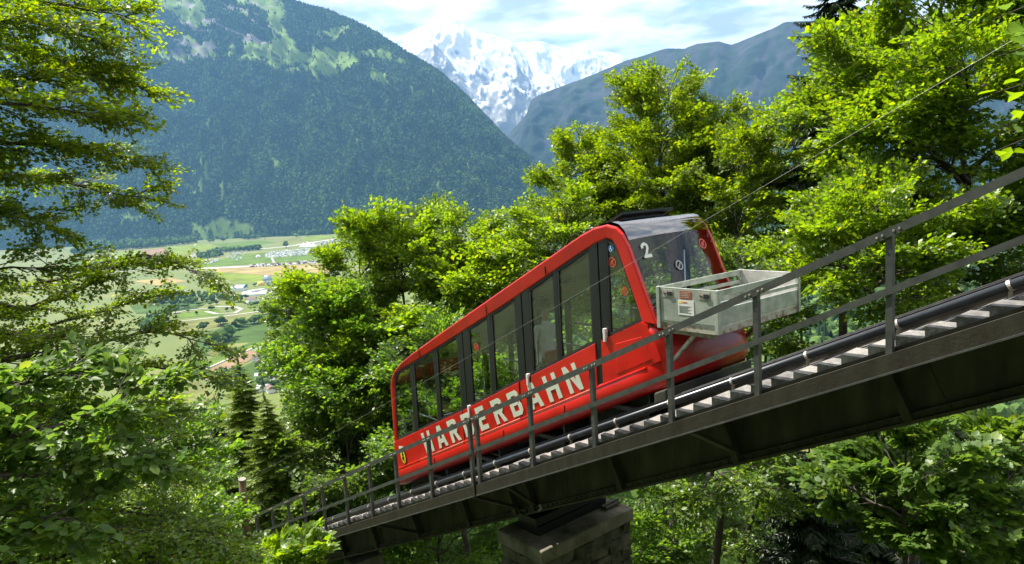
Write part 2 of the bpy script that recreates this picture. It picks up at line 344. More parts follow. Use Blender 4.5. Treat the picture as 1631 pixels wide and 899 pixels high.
def mountain_material(name, ground, meadow, rock, snow=None, sscale=0.004):
    mt = bpy.data.materials.new(name); mt.use_nodes = True; t = mt.node_tree; t.nodes.clear()
    o = N(t, 'ShaderNodeOutputMaterial'); p = N(t, 'ShaderNodeBsdfPrincipled'); t.links.new(p.outputs[0], o.inputs[0]); p.inputs['Roughness'].default_value = 0.95
    p.inputs['Specular IOR Level'].default_value = 0.1
    co = N(t, 'ShaderNodeTexCoord'); n = N(t, 'ShaderNodeTexNoise'); n.inputs['Scale'].default_value = sscale; n.inputs['Detail'].default_value = 10; n.inputs['Roughness'].default_value = 0.65
    t.links.new(co.outputs['Object'], n.inputs['Vector'])
    def var(c, k):
        r = ramp(t, [(0.3, tuple(x * (1 - k) for x in c)), (0.7, tuple(x * (1 + k) for x in c))]); t.links.new(n.outputs[0], r.inputs[0]); return r.outputs[0]
    def mixin(a, b, attr):
        at_ = N(t, 'ShaderNodeAttribute'); at_.attribute_name = attr; x = N(t, 'ShaderNodeMix', data_type='RGBA')
        t.links.new(at_.outputs['Fac'], x.inputs[0]); t.links.new(a, x.inputs[6]); t.links.new(b, x.inputs[7]); return x.outputs[2]
    c = mixin(var(ground, .4), var(meadow, .35), 'meadow'); c = mixin(c, var(rock, .45), 'rock')
    if snow: c = mixin(c, var(snow, .05), 'snow')
    t.links.new(c, p.inputs['Base Color'])
    b = N(t, 'ShaderNodeBump'); b.inputs['Strength'].default_value = 0.6; b.inputs['Distance'].default_value = 12; t.links.new(n.outputs[0], b.inputs['Height']); t.links.new(b.outputs[0], p.inputs['Normal'])
    return mt
def Z3(pts): return [(140 + x / 2.498, y / 2.498) for x, y in pts]
def Z6(pts): return [(100 + x / 2.81, 320 + y / 2.81) for x, y in pts]
def scatter_trees(name, pts, sizes, mats, share_cone=0.5):
    """many far trees as instances on points: a wood nobody could count"""
    me = bpy.data.meshes.new(name); me.vertices.add(len(pts)); me.vertices.foreach_set('co', np.asarray(pts, np.float32).ravel())
    set_attr(me, 'size', sizes); o = bpy.data.objects.new(name, me); put(o, None, kind='stuff')
    g = bpy.data.node_groups.new(name, 'GeometryNodeTree'); g.interface.new_socket('Geometry', in_out='INPUT', socket_type='NodeSocketGeometry')
    g.interface.new_socket('Geometry', in_out='OUTPUT', socket_type='NodeSocketGeometry')
    i = g.nodes.new('NodeGroupInput'); ou = g.nodes.new('NodeGroupOutput'); L = g.links.new
    jn = g.nodes.new('GeometryNodeJoinGeometry')
    na = g.nodes.new('GeometryNodeInputNamedAttribute'); na.data_type = 'FLOAT'; na.inputs['Name'].default_value = 'size'
    rs = g.nodes.new('FunctionNodeRandomValue'); rs.data_type = 'FLOAT_VECTOR'; rs.inputs[0].default_value = (0.8, 0.8, 0.75); rs.inputs[1].default_value = (1.15, 1.15, 1.3); rs.inputs['Seed'].default_value = 4
    sc = g.nodes.new('ShaderNodeVectorMath'); sc.operation = 'SCALE'; L(rs.outputs[0], sc.inputs[0]); L(na.outputs[0], sc.inputs['Scale'])
    rr = g.nodes.new('FunctionNodeRandomValue'); rr.data_type = 'FLOAT_VECTOR'; rr.inputs[0].default_value = (-0.08, -0.08, 0); rr.inputs[1].default_value = (0.08, 0.08, 6.28)
    sel = g.nodes.new('FunctionNodeRandomValue'); sel.data_type = 'BOOLEAN'; sel.inputs['Probability'].default_value = share_cone; sel.inputs['Seed'].default_value = 9
    nots = g.nodes.new('FunctionNodeBooleanMath'); nots.operation = 'NOT'; L(sel.outputs[3], nots.inputs[0])
    for kind, mt in (('cone', mats[0]), ('ball', mats[1])):
        if kind == 'cone':
            c = g.nodes.new('GeometryNodeMeshCone'); c.inputs['Vertices'].default_value = 6; c.inputs['Radius Bottom'].default_value = 0.30; c.inputs['Depth'].default_value = 1.15; geo = c.outputs[0]; s_ = sel.outputs[3]
        else:
            c = g.nodes.new('GeometryNodeMeshIcoSphere'); c.inputs['Radius'].default_value = 0.42; c.inputs['Subdivisions'].default_value = 2
            sp = g.nodes.new('GeometryNodeSetPosition'); no = g.nodes.new('ShaderNodeTexNoise'); no.inputs['Scale'].default_value = 3.2; L(c.outputs[0], sp.inputs['Geometry'])
            sb = g.nodes.new('ShaderNodeVectorMath'); sb.operation = 'SUBTRACT'; L(no.outputs['Color'], sb.inputs[0]); sb.inputs[1].default_value = (.5, .5, .15)
            s2 = g.nodes.new('ShaderNodeVectorMath'); s2.operation = 'SCALE'; L(sb.outputs[0], s2.inputs[0]); s2.inputs['Scale'].default_value = 0.8; L(s2.outputs[0], sp.inputs['Offset']); geo = sp.outputs[0]; s_ = nots.outputs[0]
        sm = g.nodes.new('GeometryNodeSetMaterial'); sm.inputs['Material'].default_value = mt; L(geo, sm.inputs[0])
        ip = g.nodes.new('GeometryNodeInstanceOnPoints'); L(i.outputs[0], ip.inputs['Points']); L(sm.outputs[0], ip.inputs['Instance']); L(s_, ip.inputs['Selection']); L(rr.outputs[0], ip.inputs['Rotation']); L(sc.outputs[0], ip.inputs['Scale'])
        L(ip.outputs[0], jn.inputs[0])
    L(jn.outputs[0], ou.inputs[0])
    md = o.modifiers.new('trees', 'NODES'); md.node_group = g
    return o
def far_leaf(name, c):
    mt = bpy.data.materials.new(name); mt.use_nodes = True; t = mt.node_tree; t.nodes.clear(); o = N(t, 'ShaderNodeOutputMaterial'); d = N(t, 'ShaderNodeBsdfDiffuse'); oi = N(t, 'ShaderNodeObjectInfo'); g = N(t, 'ShaderNodeNewGeometry')
    n = N(t, 'ShaderNodeTexNoise'); n.inputs['Scale'].default_value = 0.0045; n.inputs['Detail'].default_value = 7; t.links.new(g.outputs['Position'], n.inputs['Vector'])
    a = N(t, 'ShaderNodeMath', operation='ADD'); t.links.new(n.outputs[0], a.inputs[0]); h = N(t, 'ShaderNodeMath', operation='MULTIPLY_ADD'); t.links.new(oi.outputs['Random'], h.inputs[0]); h.inputs[1].default_value = 0.5; h.inputs[2].default_value = -0.25
    t.links.new(h.outputs[0], a.inputs[1])
    r = ramp(t, [(0.2, tuple(x * 0.45 for x in c)), (0.5, c), (0.8, tuple(x * 2.2 for x in c))]); t.links.new(a.outputs[0], r.inputs[0]); t.links.new(r.outputs[0], d.inputs[0]); t.links.new(d.outputs[0], o.inputs[0])
    return mt
M['far_fir'] = far_leaf('far_conifer', (0.022, 0.040, 0.016)); M['far_broad'] = far_leaf('far_broadleaf', (0.050, 0.085, 0.022))
def sample_grid(P, n, seed):
    r = np.random.default_rng(seed); a, b = P.shape[:2]
    i = r.uniform(0, a - 1.001, n); j = r.uniform(0, b - 1.001, n); i0 = i.astype(int); j0 = j.astype(int); fi = (i - i0)[:, None]; fj = (j - j0)[:, None]
    Q = P[i0, j0] * (1 - fi) * (1 - fj) + P[i0 + 1, j0] * fi * (1 - fj) + P[i0, j0 + 1] * (1 - fi) * fj + P[i0 + 1, j0 + 1] * fi * fj
    return Q, i / (a - 1), i0, j0
# the broad wooded mountain on the left
ridge = [(-330, -330, 9600), (-150, -240, 9200), (100, -140, 8800), (330, -62, 8400), (470, 2, 8000), (520, 16, 7900), (560, 31, 7700), (600, 52, 7600), (660, 90, 7300), (700, 115, 7100), (740, 150, 6900), (775, 188, 6700), (800, 214, 6600), (830, 243, 6400), (862, 274, 6250), (885, 303, 6150), (960, 345, 6000), (1060, 385, 5900)]
base = [(-330, 440, 7000), (-150, 425, 6600), (120, 399, 6100), (300, 378, 5900), (420, 371, 5700), (560, 374, 5400), (700, 368, 5250), (830, 360, 5150), (900, 362, 5200), (1000, 380, 5300), (1100, 395, 5400)]
PM, uu, wv = loft(ridge, base, 320, 150, 31, 170, 480, 0.92, 0.7, 0, 1.0, .35)
px, py, _ = project(PM.reshape(-1, 3)); px = px + 5 * fbm(uu.ravel() / 90, wv.ravel() / 90, 51, 4) ; py = py + 9 * fbm(uu.ravel() / 80, wv.ravel() / 80, 53, 4)
mead = np.zeros(len(px), bool)
for poly in (Z3([(655, -20), (760, -20), (790, 60), (765, 85), (805, 150), (845, 205), (900, 190), (960, 200), (1060, 200), (1080, 260), (1000, 290), (940, 310), (860, 290), (790, 280), (740, 270), (700, 240), (640, 250), (600, 165), (640, 160), (730, 170), (720, 110), (700, 50)]),
             Z3([(890, 130), (960, 122), (1035, 88), (1032, 130), (980, 160), (920, 150)]), Z3([(1070, 210), (1130, 183), (1200, 213), (1255, 228), (1255, 262), (1180, 252), (1110, 225)]),
             Z3([(1110, 270), (1190, 288), (1190, 335), (1120, 320)]), Z3([(550, 175), (580, 175), (580, 230), (555, 225)]),
             Z6([(545, 105), (600, 108), (720, 94), (830, 97), (875, 142), (760, 162), (690, 185), (620, 190), (600, 150)]), Z6([(245, 80), (300, 62), (380, 60), (370, 80), (300, 95), (250, 108)]),
             Z6([(45, 235), (60, 190), (150, 180), (185, 170), (180, 200), (110, 225)])):
    mead |= inpoly(px, py, poly)
nz = fbm(uu.ravel() / 260, wv.ravel() / 200, 61, 5); nz2 = fbm(uu.ravel() / 90, wv.ravel() / 70, 67, 4)
up = (py < 95) & (px < 440)
mead = (mead & (nz2 > -0.45)) | (up & (nz > 0.10)) | ((np.abs(fbm(uu.ravel() / 160, wv.ravel() / 1500, 71, 3)) < 0.012) & (py < 330) & (nz > 0.05))
rock = (up & (fbm(uu.ravel() / 300, wv.ravel() / 45, 73, 4) > 0.27)).astype(float)
for poly in (Z3([(262, 195), (312, 190), (318, 215), (270, 222)]), Z3([(413, 190), (440, 185), (500, 175), (505, 190), (430, 215)]), Z3([(335, 190), (370, 190), (370, 235), (345, 235)])):
    rock = np.maximum(rock, inpoly(px, py, poly) * (nz2 > -0.25))
me = mesh_np('wooded_mountain', PM.reshape(-1, 3), grid_faces(*PM.shape[:2]), mountain_material('wooded_slope', (0.020, 0.034, 0.014), (0.125, 0.195, 0.040), (0.20, 0.19, 0.175)), True)
set_attr(me, 'meadow', mead * 1.0); set_attr(me, 'rock', rock)
put(bpy.data.objects.new('mountain', me), kind='structure')
Q, vf, i0, j0 = sample_grid(PM, 250000, 5)
mk = (mead | (rock > 0.5)).reshape(PM.shape[:2])[i0, j0]
qx, qy, qw = project(Q); keep = (~mk | (rng.random(len(Q)) < 0.03)) & (qx > -80) & (qx < 1050) & (vf < 0.86) & (qy > -30)
Q = Q[keep]; sz = rng.uniform(13, 27, len(Q)) * (1 + 0.25 * fbm(Q[:, 0] / 200, Q[:, 1] / 200, 3, 2)); Q[:, 2] += sz * 0.05
scatter_trees('mountain_forest', Q, sz, (M['far_fir'], M['far_broad']), 0.6)
# the rocky mountain on the right
ridge = [(700, 330, 9800), (760, 270, 9700), (815, 208, 9600), (838, 183, 9550), (846, 158, 9500), (872, 146, 9500), (930, 125, 9400), (1000, 96, 9300), (1060, 78, 9200), (1090, 78, 9100), (1110, 70, 9100), (1145, 66, 9000), (1165, 72, 9000), (1230, 46, 8900), (1250, 36, 8800), (1290, 33, 8800), (1350, 45, 8700), (1450, 30, 8500), (1600, 40, 8300), (1800, 60, 8000), (2100, 70, 7600)]
base = [(690, 345, 8200), (800, 330, 7700), (900, 330, 7200), (1100, 365, 6600), (1300, 385, 6200), (1500, 390, 6000), (1800, 370, 5800), (2200, 360, 5500)]
PR, uu, wv = loft(ridge, base, 300, 130, 77, 130, 560, 0.75, 0.6, 9, 0.5)
nz = fbm(uu.ravel() / 260, wv.ravel() / 160, 81, 5); vrow = np.repeat(np.concatenate([np.linspace(-.04, 1, 130), 1 + np.linspace(.02, .6, 26)]), PR.shape[1])
me = mesh_np('rocky_mountain', PR.reshape(-1, 3), grid_faces(*PR.shape[:2]), mountain_material('rocky_slope', (0.012, 0.022, 0.012), (0.022, 0.034, 0.016), (0.030, 0.032, 0.035)), True)
set_attr(me, 'meadow', np.clip((vrow - 0.72) * 5, 0, 1) * (nz > -0.1)); set_attr(me, 'rock', np.clip((fbm(uu.ravel() / 110, wv.ravel() / 420, 83, 5) - 0.02) * 6, 0, 1) * (vrow > 0.35))
put(bpy.data.objects.new('mountain', me), kind='structure')
# snow peaks
def snow_peak(ridge, base, seed, amp, gully, rn, line, nu=240, nv=120, power=0.8):
    P, uu, wv = loft(ridge, base, nu, nv, seed, amp * 1.15, gully, power, 0.4, rn, 1.0, 0.28)
    du = np.gradient(P, axis=1); dv = np.gradient(P, axis=0); nn = np.cross(du, dv); nn /= np.linalg.norm(nn, axis=2, keepdims=True) + 1e-9; nzc = np.abs(nn[..., 2])
    _, py, _ = project(P.reshape(-1, 3)); py = py.reshape(nzc.shape)
    s = 0.12 + (nzc - 0.50) * 3.2 + (line - py) / 50 + 0.9 * fbm(uu / 800 + .4 * fbm(uu / 400, wv / 400, seed, 3), wv / 140, seed + 5, 6) + 0.45 * fbm(uu / 100, wv / 420, seed + 6, 5)
    me = mesh_np('snow_peak', P.reshape(-1, 3), grid_faces(*P.shape[:2]), mountain_material('snow_and_rock', (0.20, 0.20, 0.20), (0.10, 0.12, 0.06), (0.27, 0.265, 0.26), (0.62, 0.64, 0.66), 0.002), True)
    set_attr(me, 'meadow', np.zeros(nzc.size)); set_attr(me, 'rock', np.clip(fbm(uu / 200, wv / 200, seed + 9, 3) * 4 + .5, 0, 1)); set_attr(me, 'snow', np.clip(s * 1.6 + .35, 0, 1))
    put(bpy.data.objects.new('mountain', me), kind='structure')
snow_peak([(470, 190, 16500), (560, 118, 16500), (628, 63, 16300), (655, 50, 16200), (684, 40, 16100), (700, 31, 16000), (713, 27, 16000), (728, 33, 16000), (745, 42, 16000), (765, 52, 16000), (790, 60, 16000), (812, 66, 15900), (826, 78, 15800), (840, 95, 15600), (846, 112, 15400), (880, 120, 15200), (905, 140, 15000), (960, 190, 14800)],
          [(470, 330, 12500), (620, 300, 12300), (750, 285, 12200), (850, 260, 12200), (960, 290, 12400)], 101, 260, 900, 55, 118)
snow_peak([(740, 90, 20500), (800, 70, 20500), (832, 66, 20300), (870, 68, 20200), (885, 74, 20200), (905, 78, 20100), (925, 74, 20000), (942, 78, 20000), (960, 84, 20000), (985, 88, 19900), (1010, 94, 19800), (1060, 110, 19700), (1150, 140, 19500)],
          [(740, 330, 16800), (850, 300, 16600), (950, 290, 16600), (1050, 300, 16600), (1150, 310, 16600)], 131, 240, 800, 70, 150, 260, 120)
snow_peak([(560, 190, 14500), (610, 140, 14400), (640, 108, 14300), (668, 82, 14200), (690, 66, 14200), (706, 82, 14200), (724, 106, 14100), (745, 132, 14000), (770, 150, 13900), (800, 175, 13800), (840, 215, 13600)],
          [(560, 330, 11800), (700, 300, 11700), (840, 290, 11700)], 151, 150, 500, 45, 40, 220, 110)

# ------------------------------------------------------------------ the valley floor: fields, roads, buildings, trees
def vz(px, py, dz=1.5): return at_z(px, py, HV + dz)
FC = dict(green=(0.075, 0.125, 0.014), bright=(0.125, 0.170, 0.018), dark=(0.044, 0.082, 0.014), tan=(0.24, 0.185, 0.075), brown=(0.19, 0.125, 0.075), pale=(0.34, 0.33, 0.30), olive=(0.125, 0.135, 0.040), gg=(0.12, 0.155, 0.075))
FM = {k: material('field_' + k, c, 0.95, 0, 0.28, 0.012, spec=0.1) for k, c in FC.items()}
fields = [('green', [(0, 285), (220, 235), (255, 275), (110, 305), (0, 320)]), ('bright', [(225, 232), (345, 222), (375, 246), (255, 268)]), ('brown', [(345, 222), (450, 212), (485, 237), (380, 250)]),
          ('bright', [(450, 210), (640, 193), (700, 214), (490, 240)]), ('green', [(655, 193), (890, 178), (965, 186), (760, 214)]), ('olive', [(950, 176), (1060, 165), (1080, 180), (980, 194)]), ('bright', [(1070, 164), (1215, 150), (1235, 163), (1090, 180)]),
          ('green', [(610, 285), (800, 240), (900, 232), (1290, 234), (1300, 258), (945, 276), (610, 300)]), ('tan', [(665, 303), (820, 300), (1195, 278), (1215, 300), (1180, 330), (1000, 338), (800, 327), (690, 322)]),
          ('bright', [(670, 318), (800, 325), (830, 330), (1000, 340), (985, 362), (780, 366), (690, 345)]), ('tan', [(320, 360), (480, 345), (560, 360), (420, 380)]), ('dark', [(300, 470), (560, 444), (650, 455), (600, 482), (420, 502), (330, 505)]), ('green', [(520, 505), (690, 480), (720, 510), (500, 528)]),
          ('olive', [(350, 575), (470, 545), (890, 500), (895, 520), (660, 570), (520, 595), (360, 600)]), ('dark', [(600, 610), (720, 565), (900, 528), (955, 580), (930, 612), (720, 690), (585, 695)]), ('olive', [(640, 680), (760, 640), (835, 635), (770, 665), (670, 697)]),
          ('green', [(600, 730), (880, 628), (890, 640), (640, 748), (590, 760)]), ('brown', [(622, 772), (835, 670), (893, 682), (690, 795), (640, 805)]), ('gg', [(840, 670), (905, 640), (940, 640), (893, 682)]), ('dark', [(690, 805), (900, 695), (960, 720), (930, 850), (700, 840)]), ('olive', [(340, 830), (600, 800), (700, 880), (640, 960), (330, 960)])]
for i, (c, poly) in enumerate(fields):
    P = [vz(x, y, 0.45 + 0.10 * (i % 4)) for x, y in Z6(poly)]
    MB().add(P, [tuple(range(len(P)))]).build('field', FM[c], None, kind='structure')
def strip(name, pts, w, mat, dz=0.95):
    P = [vz(x, y, dz) for x, y in Z6(pts)]; V = []
    for i in range(len(P)):
        t = P[min(i + 1, len(P) - 1)] - P[max(i - 1, 0)]; n = np.array([-t[1], t[0], 0]); n /= np.linalg.norm(n); V += [P[i] - n * w / 2, P[i] + n * w / 2]
    MB().add(V, [(2 * i, 2 * i + 1, 2 * i + 3, 2 * i + 2) for i in range(len(P) - 1)]).build(name, mat, None, kind='structure')
strip('road', [(60, 318), (200, 300), (290, 290), (400, 268), (590, 243), (720, 228), (980, 208), (1130, 185), (1240, 168)], 62, FM['pale'])
strip('road', [(395, 280), (500, 262), (600, 250)], 60, FM['pale'], 1.05)
strip('runway', [(610, 303), (840, 294), (1200, 271), (1300, 263)], 66, FM['pale'])
strip('road', [(335, 582), (460, 546), (700, 520), (890, 494), (1000, 480)], 9, FM['pale'])
strip('road', [(400, 520), (560, 490), (640, 482), (690, 474), (770, 474), (800, 485), (770, 502), (690, 506), (640, 495)], 10, FM['pale'])
strip('road', [(640, 752), (770, 694), (905, 634), (960, 605)], 5, FM['pale'])
strip('road', [(110, 330), (240, 318), (330, 312), (430, 296)], 26, FM['pale'])
strip('path', [(218, 232), (250, 262)], 9, FM['pale']); strip('path', [(935, 255), (945, 276)], 9, FM['pale'])
far_white = material('far_white', (0.78, 0.78, 0.76), 0.6, 0, 0.1, 0.2); far_roof = material('far_roof', (0.16, 0.10, 0.08), 0.8, 0, 0.3, 0.2); far_grey = material('far_grey', (0.30, 0.31, 0.32), 0.6, 0, 0.3, 0.2)
far_blue = material('far_blue', (0.05, 0.16, 0.30), 0.5, 0, 0.2, 0.2); far_yel = material('far_yellow', (0.60, 0.42, 0.05), 0.6, 0, 0.2, 0.3); far_glass = material('far_glass', (0.35, 0.42, 0.48), 0.2, 0.7, 0.3, 0.3); far_trunk = material('far_trunk', (0.06, 0.05, 0.04), 0.9, 0, .2, 1)
# festival ground
c = vz(*Z6([(1095, 208)])[0], 0); t = thing('marquee', 'large white festival marquee with several peaks on the far side of the valley', 'marquee', c)
for k, (ox, oy, s_) in enumerate(((-45, 0, 1), (-15, 10, 1.25), (18, 5, 1.1), (45, 15, .9))):
    b_ = MB(); ring = [(ox + 30 * s_ * math.cos(a), oy + 22 * s_ * math.sin(a)) for a in np.linspace(0, 2 * math.pi, 13)[:-1]]
    for z0, z1, f0, f1 in ((0, 6, 1, 1), (6, 11, 1, .5), (11, 24 * s_, .5, .03)):
        b_.grid([[(ox + (x - ox) * f0, oy + (y - oy) * f0, z0) for x, y in ring + ring[:1]], [(ox + (x - ox) * f1, oy + (y - oy) * f1, z1) for x, y in ring + ring[:1]]])
    b_.build('tent_roof', far_white, t)
b_ = MB(); b2 = MB(); b3 = MB()
for poly, n in (([(900, 240), (930, 228), (1090, 214), (1165, 218), (1160, 235), (1000, 250), (910, 254)], 620), ([(1150, 205), (1330, 195), (1330, 232), (1215, 232), (1160, 215)], 260), ([(610, 275), (640, 262), (700, 260), (690, 275), (640, 282)], 110), ([(1130, 190), (1240, 172), (1260, 188), (1140, 200)], 150), ([(720, 250), (760, 230), (830, 225), (790, 268)], 60)):
    xs = [p[0] for p in poly]; ys = [p[1] for p in poly]; k = 0
    while k < n:
        x, y = rng.uniform(min(xs), max(xs)), rng.uniform(min(ys), max(ys))
        if inpoly(np.array([x]), np.array([y]), poly)[0]:
            (b_ if rng.random() < .75 else b2).box(vz(*Z6([(x, y)])[0], 2.5), rng.uniform(4, 9), rng.uniform(3, 6), rng.uniform(2, 5), ((.8, .6, 0), (-.6, .8, 0), (0, 0, 1))); k += 1
for k in range(130):
    u = rng.random(); x = 835 + 365 * u; y = 293 - 26 * u + rng.uniform(-5, 4); (b3 if rng.random() < .6 else b_).box(vz(x / 2.81 + 100, y / 2.81 + 320, 3), 7, 5, 6, ((.8, .6, 0), (-.6, .8, 0), (0, 0, 1)))
b_.build('parked_vehicles', far_white, None, kind='stuff'); b2.build('parked_vehicles', far_grey, None, kind='stuff'); b3.build('parked_vehicles', far_roof, None, kind='stuff')
# ring-shaped park building with its globe
c = vz(*Z6([(905, 412)])[0], 0); t = thing('ring_building', 'pale ring-shaped hall with a steel globe on a tower in the valley', 'building', c)
A = np.linspace(0, 2 * math.pi, 49); Rr = (40, 62)
MB().grid([[(r * math.cos(a), r * math.sin(a), z) for a in A] for r, z in ((62, 0), (62, 6), (40, 7.5), (40, 0))]).build('roof_ring', far_white, t)
MB().grid([[(r * math.cos(a) + 6, r * math.sin(a) + 8, z) for a in A] for r, z in ((27, 0), (27, 5), (9, 8), (.1, 8))]).build('hall', far_grey, t)
MB().tube([(6, 8, 7), (6, 8, 30)], [6, 3.5], 12).build('tower', far_grey, t)
gl = bmesh.new(); bmesh.ops.create_icosphere(gl, subdivisions=3, radius=12.5, matrix=Matrix.Translation((6, 8, 38))); gm = bpy.data.meshes.new('globe'); gl.to_mesh(gm); gl.free(); gm.materials.append(far_glass); put(bpy.data.objects.new('globe', gm), t)
c = vz(*Z6([(888, 378)])[0], 0); t = thing('dome_building', 'small yellow dome beside the ring-shaped hall', 'dome', c)
MB().grid([[(13 * math.cos(e) * math.cos(a), 13 * math.cos(e) * math.sin(a), 13 * math.sin(e)) for a in A] for e in np.linspace(0, 1.55, 8)]).build('roof', far_yel, t, True)
MB().tube([(0, 0, -0.5), (0, 0, 0.4)], 14, 24).build('base', far_grey, t)
wm = {}
def house(px, py, label, w, d, hgt, rot, roofm, group=None, cat='house', name='house'):
    c = vz(px, py, 0); t = thing(name, label, cat, c, group); t.rotation_euler.z = rot
    MB().bx(-w / 2, w / 2, -d / 2, d / 2, -1, hgt).build('wall', far_white, t)
    MB().prism([(-w / 2 - .8, -d / 2 - .8, hgt), (-w / 2 - .8, d / 2 + .8, hgt), (-w / 2 - .8, 0, hgt + d * .36)], (w + 1.6, 0, 0)).build('roof', roofm, t)
    for s_ in (-1, 1):
        for k in range(max(2, int(w / 5))):
            x = -w / 2 + (k + .5) * w / max(2, int(w / 5))
            if 'w' not in wm: wm['w'] = MB().bx(-.7, .7, -.06, .06, -.8, .8).mesh('window', far_grey)
            put(bpy.data.objects.new('window', wm['w']), t).location = (x, s_ * (d / 2 + .03), hgt * .6)
house(*Z6([(790, 402)])[0], 'long hall with a blue roof left of the ring-shaped hall', 46, 22, 9, 0.5, far_blue, None, 'hall', 'hall')
house(*Z6([(715, 424)])[0], 'brown roofed house left of the blue roofed hall', 18, 13, 7, 0.3, far_roof)
house(*Z6([(848, 452)])[0], 'brown roofed farmhouse just below the ring-shaped hall', 22, 14, 8, 0.9, far_roof)
house(*Z6([(828, 462)])[0], 'small grey roofed shed below the ring-shaped hall', 12, 9, 5, 0.4, far_grey, None, 'shed', 'shed')
house(*Z6([(875, 255)])[0], 'long white exhibition shed beside the runway', 60, 18, 6, -0.35, far_white, None, 'shed', 'shed')
house(*Z6([(908, 548)])[0], 'lone small white hut at the field edge', 10, 7, 4, 0.2, far_white, None, 'hut', 'hut')
house(*Z6([(285, 422)])[0], 'white block seen between the left branches', 34, 18, 12, 0.5, far_grey, None, 'building', 'building')
vill = [(880, 742, 0), (905, 735, 1), (935, 728, 0), (960, 735, 1), (985, 722, 0), (895, 765, 1), (925, 758, 0), (950, 770, 1), (975, 760, 0), (890, 800, 1), (915, 792, 0), (940, 800, 0), (965, 795, 1), (910, 825, 0), (938, 832, 1), (965, 825, 0), (900, 850, 1), (875, 718, 0), (930, 855, 0)]
for i, (x, y, k) in enumerate(vill):
    house(*Z6([(x, y)])[0], 'small white house with pitched %s roof %s' % ('grey' if k else 'brown', 'in the upper row of the valley village' if y < 750 else 'in the middle of the valley village' if y < 810 else 'at the near end of the valley village'), rng.uniform(10, 17), rng.uniform(8, 11), rng.uniform(5, 8), rng.uniform(0, 3), far_grey if k else far_roof, 'houses of the village in the valley')
# single trees standing in the fields
def blob(seed, w, hgt):
    bm = bmesh.new(); r = np.random.default_rng(seed)
    for k in range(7):
        a = r.uniform(0, 6.28); q = r.uniform(0, .5)
        bmesh.ops.create_icosphere(bm, subdivisions=2, radius=r.uniform(.28, .45), matrix=Matrix.Translation((q * math.cos(a) * w, q * math.sin(a) * w, r.uniform(.45, .8) * hgt)) @ Matrix.Diagonal((w, w, hgt * .55, 1)))
    for v in bm.verts: v.co += Vector(r.normal(0, .035, 3))
    me = bpy.data.meshes.new('crown'); bm.to_mesh(me); bm.free(); me.materials.append(M['far_broad']); return me
crowns = [blob(1, 1.0, 1.15), blob(2, .8, 1.3), blob(3, 1.2, 1.0)]; trunk_me = MB().tube([(0, 0, -.05), (0, 0, .5)], [.06, .04], 6).mesh('trunk', far_trunk)
def valley_tree(x, y, size, label, group, k):
    t = thing('tree', label, 'tree', vz(*Z6([(x, y)])[0], 0), group); t.scale = (size * .72,) * 3; t.rotation_euler.z = rng.uniform(0, 6)
    put(bpy.data.objects.new('crown', crowns[k % 3]), t); put(bpy.data.objects.new('trunk', trunk_me), t)
for i, (x, y, s_) in enumerate([(708, 560, 26), (700, 556, 18), (718, 552, 18), (628, 585, 24), (742, 622, 34), (728, 628, 28), (752, 612, 28), (698, 648, 30), (712, 642, 20), (655, 660, 18), (765, 582, 22), (778, 578, 20), (803, 566, 26), (812, 556, 18), (858, 552, 24), (878, 548, 26), (890, 545, 20), (925, 630, 18), (720, 635, 24)]):
    valley_tree(x, y, s_, ('large dark round tree in the clump at the middle of the valley fields' if 690 < x < 760 and y > 600 else 'dark tree in the field just below the loop road' if y < 600 and x > 600 and x < 730 else 'dark tree by the field hedge right of the middle clump' if x > 760 and y < 600 else 'dark lone tree at the edge of the valley fields'), 'trees in the valley fields', i)
for i, (x, y, s_) in enumerate([(786, 452, 26), (795, 455, 22), (770, 455, 18), (820, 440, 16), (740, 455, 16), (490, 492, 22), (505, 505, 22), (520, 488, 18), (545, 482, 18), (470, 505, 18), (560, 478, 14), (610, 470, 16), (660, 470, 16), (690, 465, 14), (850, 475, 18), (870, 470, 14), (900, 495, 26), (895, 510, 22), (560, 500, 10), (600, 510, 10), (665, 490, 14), (735, 495, 12), (760, 490, 12), (820, 388, 14), (860, 384, 14), (700, 445, 14)]):
    valley_tree(x, y, s_, ('small tree on the green inside the loop road' if 590 < x < 780 and y > 485 else 'small tree lining the road left of the loop' if x < 600 else 'small tree standing beside the ring-shaped hall' if y < 400 else 'tall tree in front of the ring-shaped hall' if x > 760 else 'small tree on the verge above the loop road'), 'trees around the ring-shaped hall', i)
for i, (x, y, s_) in enumerate([(660, 188, 34), (672, 186, 30), (720, 182, 34), (905, 172, 50), (1000, 212, 44), (1045, 165, 40), (1095, 160, 40), (885, 218, 26), (820, 220, 30), (835, 216, 26), (862, 216, 24)]):
    valley_tree(x, y, s_, ('tall distant tree standing near the white marquee' if 900 < x < 1010 else 'distant tree in the row left of the vehicle field' if 800 < x < 900 else 'distant tree at the foot of the pale hillside meadow' if x < 760 else 'distant tree at the mountain foot behind the marquee'), 'trees at the far edge of the fields', i)
